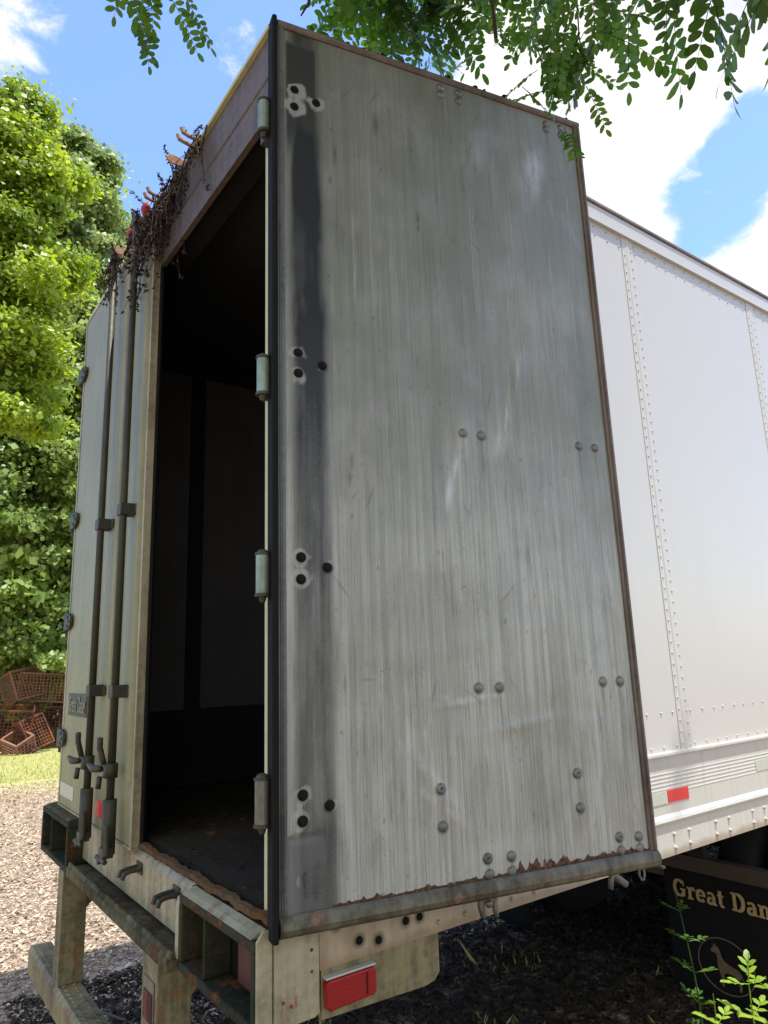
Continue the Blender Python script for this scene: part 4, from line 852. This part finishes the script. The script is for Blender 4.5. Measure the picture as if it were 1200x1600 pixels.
# the drooping sprays that hang into view
def spray(pts, nleaf, size, spread, twig_r=.004, tip=True):
    path = [np.array(q) for q in pts]
    seg = MB(); seg.tube(path, [twig_r*(1-.75*i/(len(path)-1)) for i in range(len(path))], 5)
    f = r4.uniform(0.1, 1, nleaf); B = []
    for t_ in f:
        s_ = t_*(len(path)-1); i = min(int(s_), len(path)-2); B.append(path[i]*(1-(s_-i))+path[i+1]*(s_-i))
    B = np.array(B)+r4.normal(0, spread, (nleaf, 3)); D_ = r4.normal(0, 1, (nleaf, 3)); D_[:, 2] = -np.abs(D_[:, 2])*.9-.25
    S_ = r4.uniform(.75, 1.15, nleaf)*size
    return seg, B, D_, S_
SP = [([(560, -160, 3.6), (560, -80, 3.6), (585, 5, 3.65)], 34, .21, .12), ([(600, -160, 3.9), (640, -70, 3.8), (650, -10, 3.8), (690, 20, 3.8)], 52, .22, .14),
      ([(640, -130, 3.9), (620, -60, 3.9), (595, 25, 3.9)], 36, .21, .11), ([(680, -130, 3.8), (720, -50, 3.8), (740, 10, 3.8)], 38, .21, .13),
      ([(780, -140, 3.5), (800, -60, 3.5), (790, 20, 3.5)], 20, .16, .10), ([(830, -140, 2.6), (850, -40, 2.6), (865, 50, 2.6), (860, 90, 2.6)], 15, .15, .06),
      ([(880, -120, 2.5), (900, -20, 2.5), (905, 60, 2.5), (915, 100, 2.5)], 12, .15, .05), ([(860, 30, 2.55), (845, 90, 2.55), (850, 140, 2.55)], 9, .13, .03), ([(905, 50, 2.55), (890, 110, 2.55), (880, 150, 2.55)], 8, .12, .03),
      ([(960, -140, 2.3), (965, -70, 2.3), (970, -45, 2.3)], 7, .16, .06), ([(1040, -150, 2.1), (1050, -70, 2.1), (1060, -30, 2.1)], 7, .19, .035),
      ([(1100, -130, 2.0), (1105, -70, 2.0), (1110, -40, 2.0)], 5, .20, .03), ([(1180, -140, 2.0), (1190, -60, 2.0), (1195, -20, 2.0)], 6, .18, .05), ([(1230, -120, 1.9), (1235, -40, 1.9)], 4, .18, .05),
      ([(215, -110, 2.9), (230, -50, 2.9), (250, -5, 2.9)], 15, .16, .06), ([(180, -100, 2.9), (200, -50, 2.9)], 5, .16, .05), ([(360, -90, 2.8), (350, -50, 2.8)], 3, .14, .03), ([(420, -90, 2.8), (425, -45, 2.8)], 2, .10, .02),
      ([(700, -80, 3.9), (690, 0, 3.9), (700, 45, 3.9)], 14, .14, .06), ([(770, -90, 3.4), (800, -40, 3.3), (830, -10, 3.3)], 18, .15, .08), ([(920, -60, 2.4), (940, 0, 2.4), (900, 10, 2.4)], 7, .14, .05), ([(650, -100, 4.0), (640, -20, 4.0), (625, 30, 4.0)], 16, .15, .08)]
tw = MB(); B_, D_, S_ = [], [], []
for pts, nl, sz, spd in SP:
    s_, b, d, z = spray([at(*q) for q in pts], nl, sz, spd); tw.add(s_.v, s_.f); B_.append(b); D_.append(d); S_.append(z)
B_ = np.concatenate(B_); D_ = np.concatenate(D_); S_ = np.concatenate(S_)
V, F, tt = compound(len(B_), B_, D_, S_, True, r4)
bigmesh('foliage', V, F, 'locust', parent=LT, tint=tt, org=(4.3, .9, GZ))
rachis_mesh(tw, B_, D_, S_)
for l_ in ([at(590, 110, 3.9), at(605, 40, 3.85), at(612, -40, 3.8), at(650, -170, 3.6), (.4, .9, 4.4)], [at(750, -150, 3.0), at(770, 10, 3.0), at(775, 60, 3.0)], [at(470, 25, 3.0), at(482, 5, 3.0), at(487, -30, 3.0), at(540, -170, 3.1)]):
    tw.tube(l_, [.003+.0022*i for i in range(len(l_))], 6)
obj('twigs', tw, 'twig', LT)

# ------------------------------------------------------------------ trees beyond
def tree(px, dist, top_py, bot_py, rx, m, label, nclump, nleaf, leaf, seed, lean=0.0, trunk_r=.16, conic=.35):
    r = np.random.default_rng(seed)
    d = dirp(px, 1000); hd_ = np.hypot(d[0], d[1]); base = CAMP+d/hd_*dist; bx, by = base[0], base[1]
    def zof(py): e = dirp(px, py); return CAMP[2]+e[2]/np.hypot(e[0], e[1])*dist
    zt, zb = zof(top_py), max(zof(bot_py), GZ+.5)
    o = empty('leafy_tree', (bx, by, GZ), label, 'tree', 'trees beyond the trailer'); org = (bx, by, GZ)
    tb = MB(); ks = 6
    tb.tube([(bx+lean*i/ks*2+.12*sin(i*2+seed), by+.1*cos(i*3+seed), GZ-.1+(zt*.92-GZ)*i/ks) for i in range(ks+1)], [trunk_r*(1-.85*i/ks) for i in range(ks+1)], 10); obj('trunk', tb, 'bark', o, smooth=True)
    h = zt-zb; C = []; lb = MB(); nb = max(10, nclump//6)
    for b_ in range(nb):
        t = (b_+r.uniform(0, 1))/nb; z0 = zb+h*t*.97; pr0 = rx*math.sqrt(max(.03, 1-((t-conic)/((1.03-conic) if t > conic else (conic+.15)))**2))
        a = b_*2.4+r.uniform(-.5, .5); ln = pr0*r.uniform(.7, 1.22); rise = r.uniform(.05, .45)*(1 if t < .8 else 2); el = np.array([cos(a), sin(a), 0]); ax = np.array([bx+lean*t*2, by, z0-ln*rise*.6])
        P0 = [ax, ax+el*ln*.5+np.array([0, 0, ln*rise*.8]), ax+el*ln*.95+np.array([0, 0, ln*rise*.9-ln*.12])]
        lb.tube(P0, [.055, .035, .010], 5)
        for c_ in range(8):
            f = .25+.78*(c_+r.uniform(0, 1))/8; q = P0[0]*(1-f)**2+P0[1]*2*f*(1-f)+P0[2]*f*f; sp = ln*(.10+.22*(1-abs(f-.6))); C.append(q+r.normal(0, 1, 3)*np.array([sp, sp, sp*1.0])+np.array([0, 0, -.1*f]))
    obj('limbs', lb, 'bark', o, smooth=True); C = np.array(C); nclump = len(C)
    cs = rx*.095+.10; per = r.normal(0, 1, (nclump, nleaf, 3))*np.array([1, 1, .5])*cs*r.uniform(.6, 1.25, (nclump, 1, 1))
    P_ = (C[:, None]+per).reshape(-1, 3); n = len(P_)
    u = r.normal(0, 1, (n, 3)); u[:, 2] -= .45; u /= np.linalg.norm(u, axis=1)[:, None]; ou = P_-np.array([bx, by, 0]); ou[:, 2] = 0; ou /= np.linalg.norm(ou, axis=1)[:, None]+1e-6; nn = r.normal(0, .5, (n, 3))+ou*.75+np.array([.15, 0, .75]); v = np.cross(nn, u); v /= np.linalg.norm(v, axis=1)[:, None]; w_ = np.cross(u, v)
    L = leaf*r.lognormal(0, .28, n)[:, None]
    V = np.stack([P_-u*L*.5, P_-u*L*.05+v*L*.48+w_*L*.1, P_+u*L*.5, P_-u*L*.05-v*L*.48+w_*L*.1], 1).reshape(-1, 3)
    tn = np.clip(np.repeat(r.uniform(-.15, 1, nclump), nleaf)*.75+r.uniform(0, .4, n), 0, 1)
    bigmesh('crown', V, np.arange(n*4).reshape(n, 4), m, parent=o, tint=np.repeat(tn, 4), org=org)
    return o
tree(-50, 14, 120, 640, 1.2, 'maple', 'yellow-green maple at the left edge, nearest of the trees', 150, 700, .085, 11)
tree(56, 27, 195, 700, 2.3, 'poplar', 'tallest pale green tree rising beside the trailer', 300, 430, .16, 12, conic=.25)
tree(36, 24.5, 590, 1035, 2.8, 'midleaf', 'low bushy maple with sunlit boughs above the rusty crates', 260, 520, .13, 13, trunk_r=.10, conic=.4)
tree(150, 30, 345, 1010, 2.6, 'poplar', 'broad grey-green tree half hidden behind the closed door', 240, 380, .17, 14, trunk_r=.2)
tree(-110, 25, 300, 1010, 3.6, 'midleaf', 'wide mid green tree at the far left of the yard', 240, 330, .18, 15)
tree(108, 23, 470, 1030, 1.9, 'midleaf', 'smaller green tree between the tall tree and the door', 220, 430, .14, 16, conic=.4)
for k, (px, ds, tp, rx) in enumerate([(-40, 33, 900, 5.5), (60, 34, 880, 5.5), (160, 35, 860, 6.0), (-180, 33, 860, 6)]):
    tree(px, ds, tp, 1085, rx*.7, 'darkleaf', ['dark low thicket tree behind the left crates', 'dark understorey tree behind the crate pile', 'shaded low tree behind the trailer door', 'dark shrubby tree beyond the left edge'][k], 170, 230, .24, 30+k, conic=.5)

# a few trunks stand in the dark wood
def crate(px, dist, z, w_, d_, h, rot, tilt, m, label):
    d = dirp(px, 1000); b = CAMP+d/np.hypot(d[0], d[1])*dist; o = empty('wire_crate', (b[0], b[1], GZ+z), label, 'crate', 'rusty wire crates piled at the edge of the wood')
    o.rotation_euler = (tilt, tilt*.6, rot); ORG[o.name] = (0, 0, 0); fr = MB(); t_ = .045
    for sx in (-1, 1):
        for sy in (-1, 1): fr.box((sx*w_/2-t_/2, sy*d_/2-t_/2, 0), (sx*w_/2+t_/2, sy*d_/2+t_/2, h))
    for z_ in (0.0, h):
        for s_ in (-1, 1): fr.box((-w_/2, s_*d_/2-t_/2+.001, z_-t_/2), (w_/2, s_*d_/2+t_/2-.001, z_+t_/2)); fr.box((s_*w_/2-t_/2+.002, -d_/2, z_-t_/2), (s_*w_/2+t_/2-.002, d_/2, z_+t_/2))
    obj('frame', fr, m, o)
    for (ax, s_) in (('x', -1), ('x', 1), ('y', -1), ('y', 1)):
        g = MB(); n = int((w_ if ax == 'y' else d_)/.085)
        for i in range(n+1):
            u = -((w_ if ax == 'y' else d_)/2)+(w_ if ax == 'y' else d_)*i/n; q = .008
            if ax == 'y': g.box((u-q, s_*d_/2-q, 0), (u+q, s_*d_/2+q, h))
            else: g.box((s_*w_/2-q, u-q, 0), (s_*w_/2+q, u+q, h))
        for i in range(int(h/.085)+1):
            zz = i*.085; q = .007
            if ax == 'y': g.box((-w_/2, s_*d_/2-q, zz-q), (w_/2, s_*d_/2+q, zz+q))
            else: g.box((s_*w_/2-q, -d_/2, zz-q), (s_*w_/2+q, d_/2, zz+q))
        obj('mesh_side', g, m, o)
    return o
crate(22, 21.5, 0.0, 1.0, .8, 1.15, 1.4, .16, 'rust', 'dark rusty wire crate standing at the left of the pile')
crate(66, 21.2, 0.05, .75, .6, .8, 2.2, -.38, 'rust', 'rusty crate leaning at the bottom of the pile near the grass')
crate(88, 22.4, 0.0, 1.0, .9, 1.15, 1.1, .10, 'rust', 'reddish wire crate at the bottom beside the door hinge')
crate(76, 22.6, 1.30, 1.25, .8, .75, 1.2, .14, 'rustpink', 'sunlit pinkish wire crate lying on top of the pile')
crate(46, 22.4, 1.28, .75, .7, .8, 1.9, -.30, 'rustpink', 'tilted pale rusty crate at the upper left of the pile')
crate(-25, 22.2, 0.0, 1.1, .9, .9, 1.2, -.14, 'rust', 'shaded rusty crate at the far left end of the pile')
crate(44, 21.0, 0.0, .55, .5, .5, .6, .5, 'rustpink', 'small pale rusty crate tipped over in front of the pile')

# ------------------------------------------------------------------ plants and stick near the trailer
def weed(base, h, lean, nleaf, m, size, label, seed, side=1.0):
    r = np.random.default_rng(seed); o = empty('weed', base, label, 'weed', 'weeds growing beside the mudflap'); st = MB()
    b = np.array(base); pts = [b+np.array([lean[0]*t, lean[1]*t, h*(t-.08*t*t)])+np.array([.02*sin(t*5+seed), .02*cos(t*4), 0]) for t in np.linspace(0, 1, 8)]
    st.tube(pts, [.006*(1-.8*i/7) for i in range(8)], 6)
    V = []; F = []; T = []
    for k in range(nleaf):
        t = .25+.75*(k+r.uniform(-.3, .3))/nleaf; q = pts[int(min(t, .99)*7)]; a = k*2.4+r.uniform(-.4, .4); d = np.array([cos(a), sin(a), .35+r.uniform(-.2, .4)]); d /= np.linalg.norm(d)
        L = size*1.25*r.uniform(.7, 1.2); e = q+d*L*1.1; st.tube([q, e], [.002, .001], 4)
        for j in range(5):
            f = (.45, .45, .8, .8, 1.0)[j]; sd = (1, -1, 1, -1, 0)[j]; c = q+(e-q)*f; s_ = np.cross(d, (0, 0, 1)); ax = s_*sd*.8+d*.6; ax /= np.linalg.norm(ax); ax[2] += r.uniform(-.2, .3); lt = np.cross(ax, (0.1, 0, 1)); lt /= np.linalg.norm(lt)
            n0 = len(V); l_ = L*.55
            for (x, y, z) in ((0, 0, 0), (.35, .28, .05), (.75, .2, .03), (1, 0, -.08), (.75, -.2, .03), (.35, -.28, .05)): V.append(c+ax*x*l_+lt*y*l_+np.array([0, 0, z*l_]))
            F += [(n0, n0+1, n0+2, n0+5), (n0+5, n0+2, n0+4, n0+4)][:1]+[(n0+2, n0+3, n0+4, n0+5)]; T += [r.uniform(0, 1)]*6
    obj('stem', st, 'lime' if m == 'lime' else 'locust', o); bigmesh('leaves', V, F, m, parent=o, tint=T, org=base); return o
def onray(px, py, x):
    d = dirp(px, py); t = (x-CAMP[0])/d[0]; return CAMP+d*t
q = onray(1095, 1560, -.12); weed((q[0], q[1], GZ), .98, (-.02, -.05), 16, 'locust', .05, 'thin dark stemmed weed in the shade left of the mudflap emblem', 5)
q = onray(1130, 1590, .34); weed((q[0], q[1], GZ), .80, (.0, .0), 12, 'lime', .066, 'sunlit lime green weed in front of the mudflap emblem', 6)
q = onray(1185, 1590, .34); weed((q[0], q[1], GZ), .88, (.0, .02), 16, 'lime', .066, 'taller sunlit lime green weed at the right corner', 7)
q = onray(1110, 1600, .38); weed((q[0], q[1], GZ), .68, (-.02, .0), 9, 'lime', .066, 'lowest sunlit weed sprouting nearest the trailer tail', 8)
q = onray(1205, 1540, .30); weed((q[0], q[1], GZ), .90, (.02, .03), 12, 'lime', .066, 'bright weed half cut off by the right edge', 9)
stk = MB(); stk.tube([(-3.25, .02, GZ+.02), (-3.02, .22, GZ+.05), (-2.8, .27, GZ+.05), (-2.55, .40, GZ+.03)], [.006, .009, .008, .005], 6)
tag(obj('stick', stk, 'bark', org=(-3.0, .2, GZ)), 'bent pale stick lying on the shaded ground by the bumper bar', 'stick')
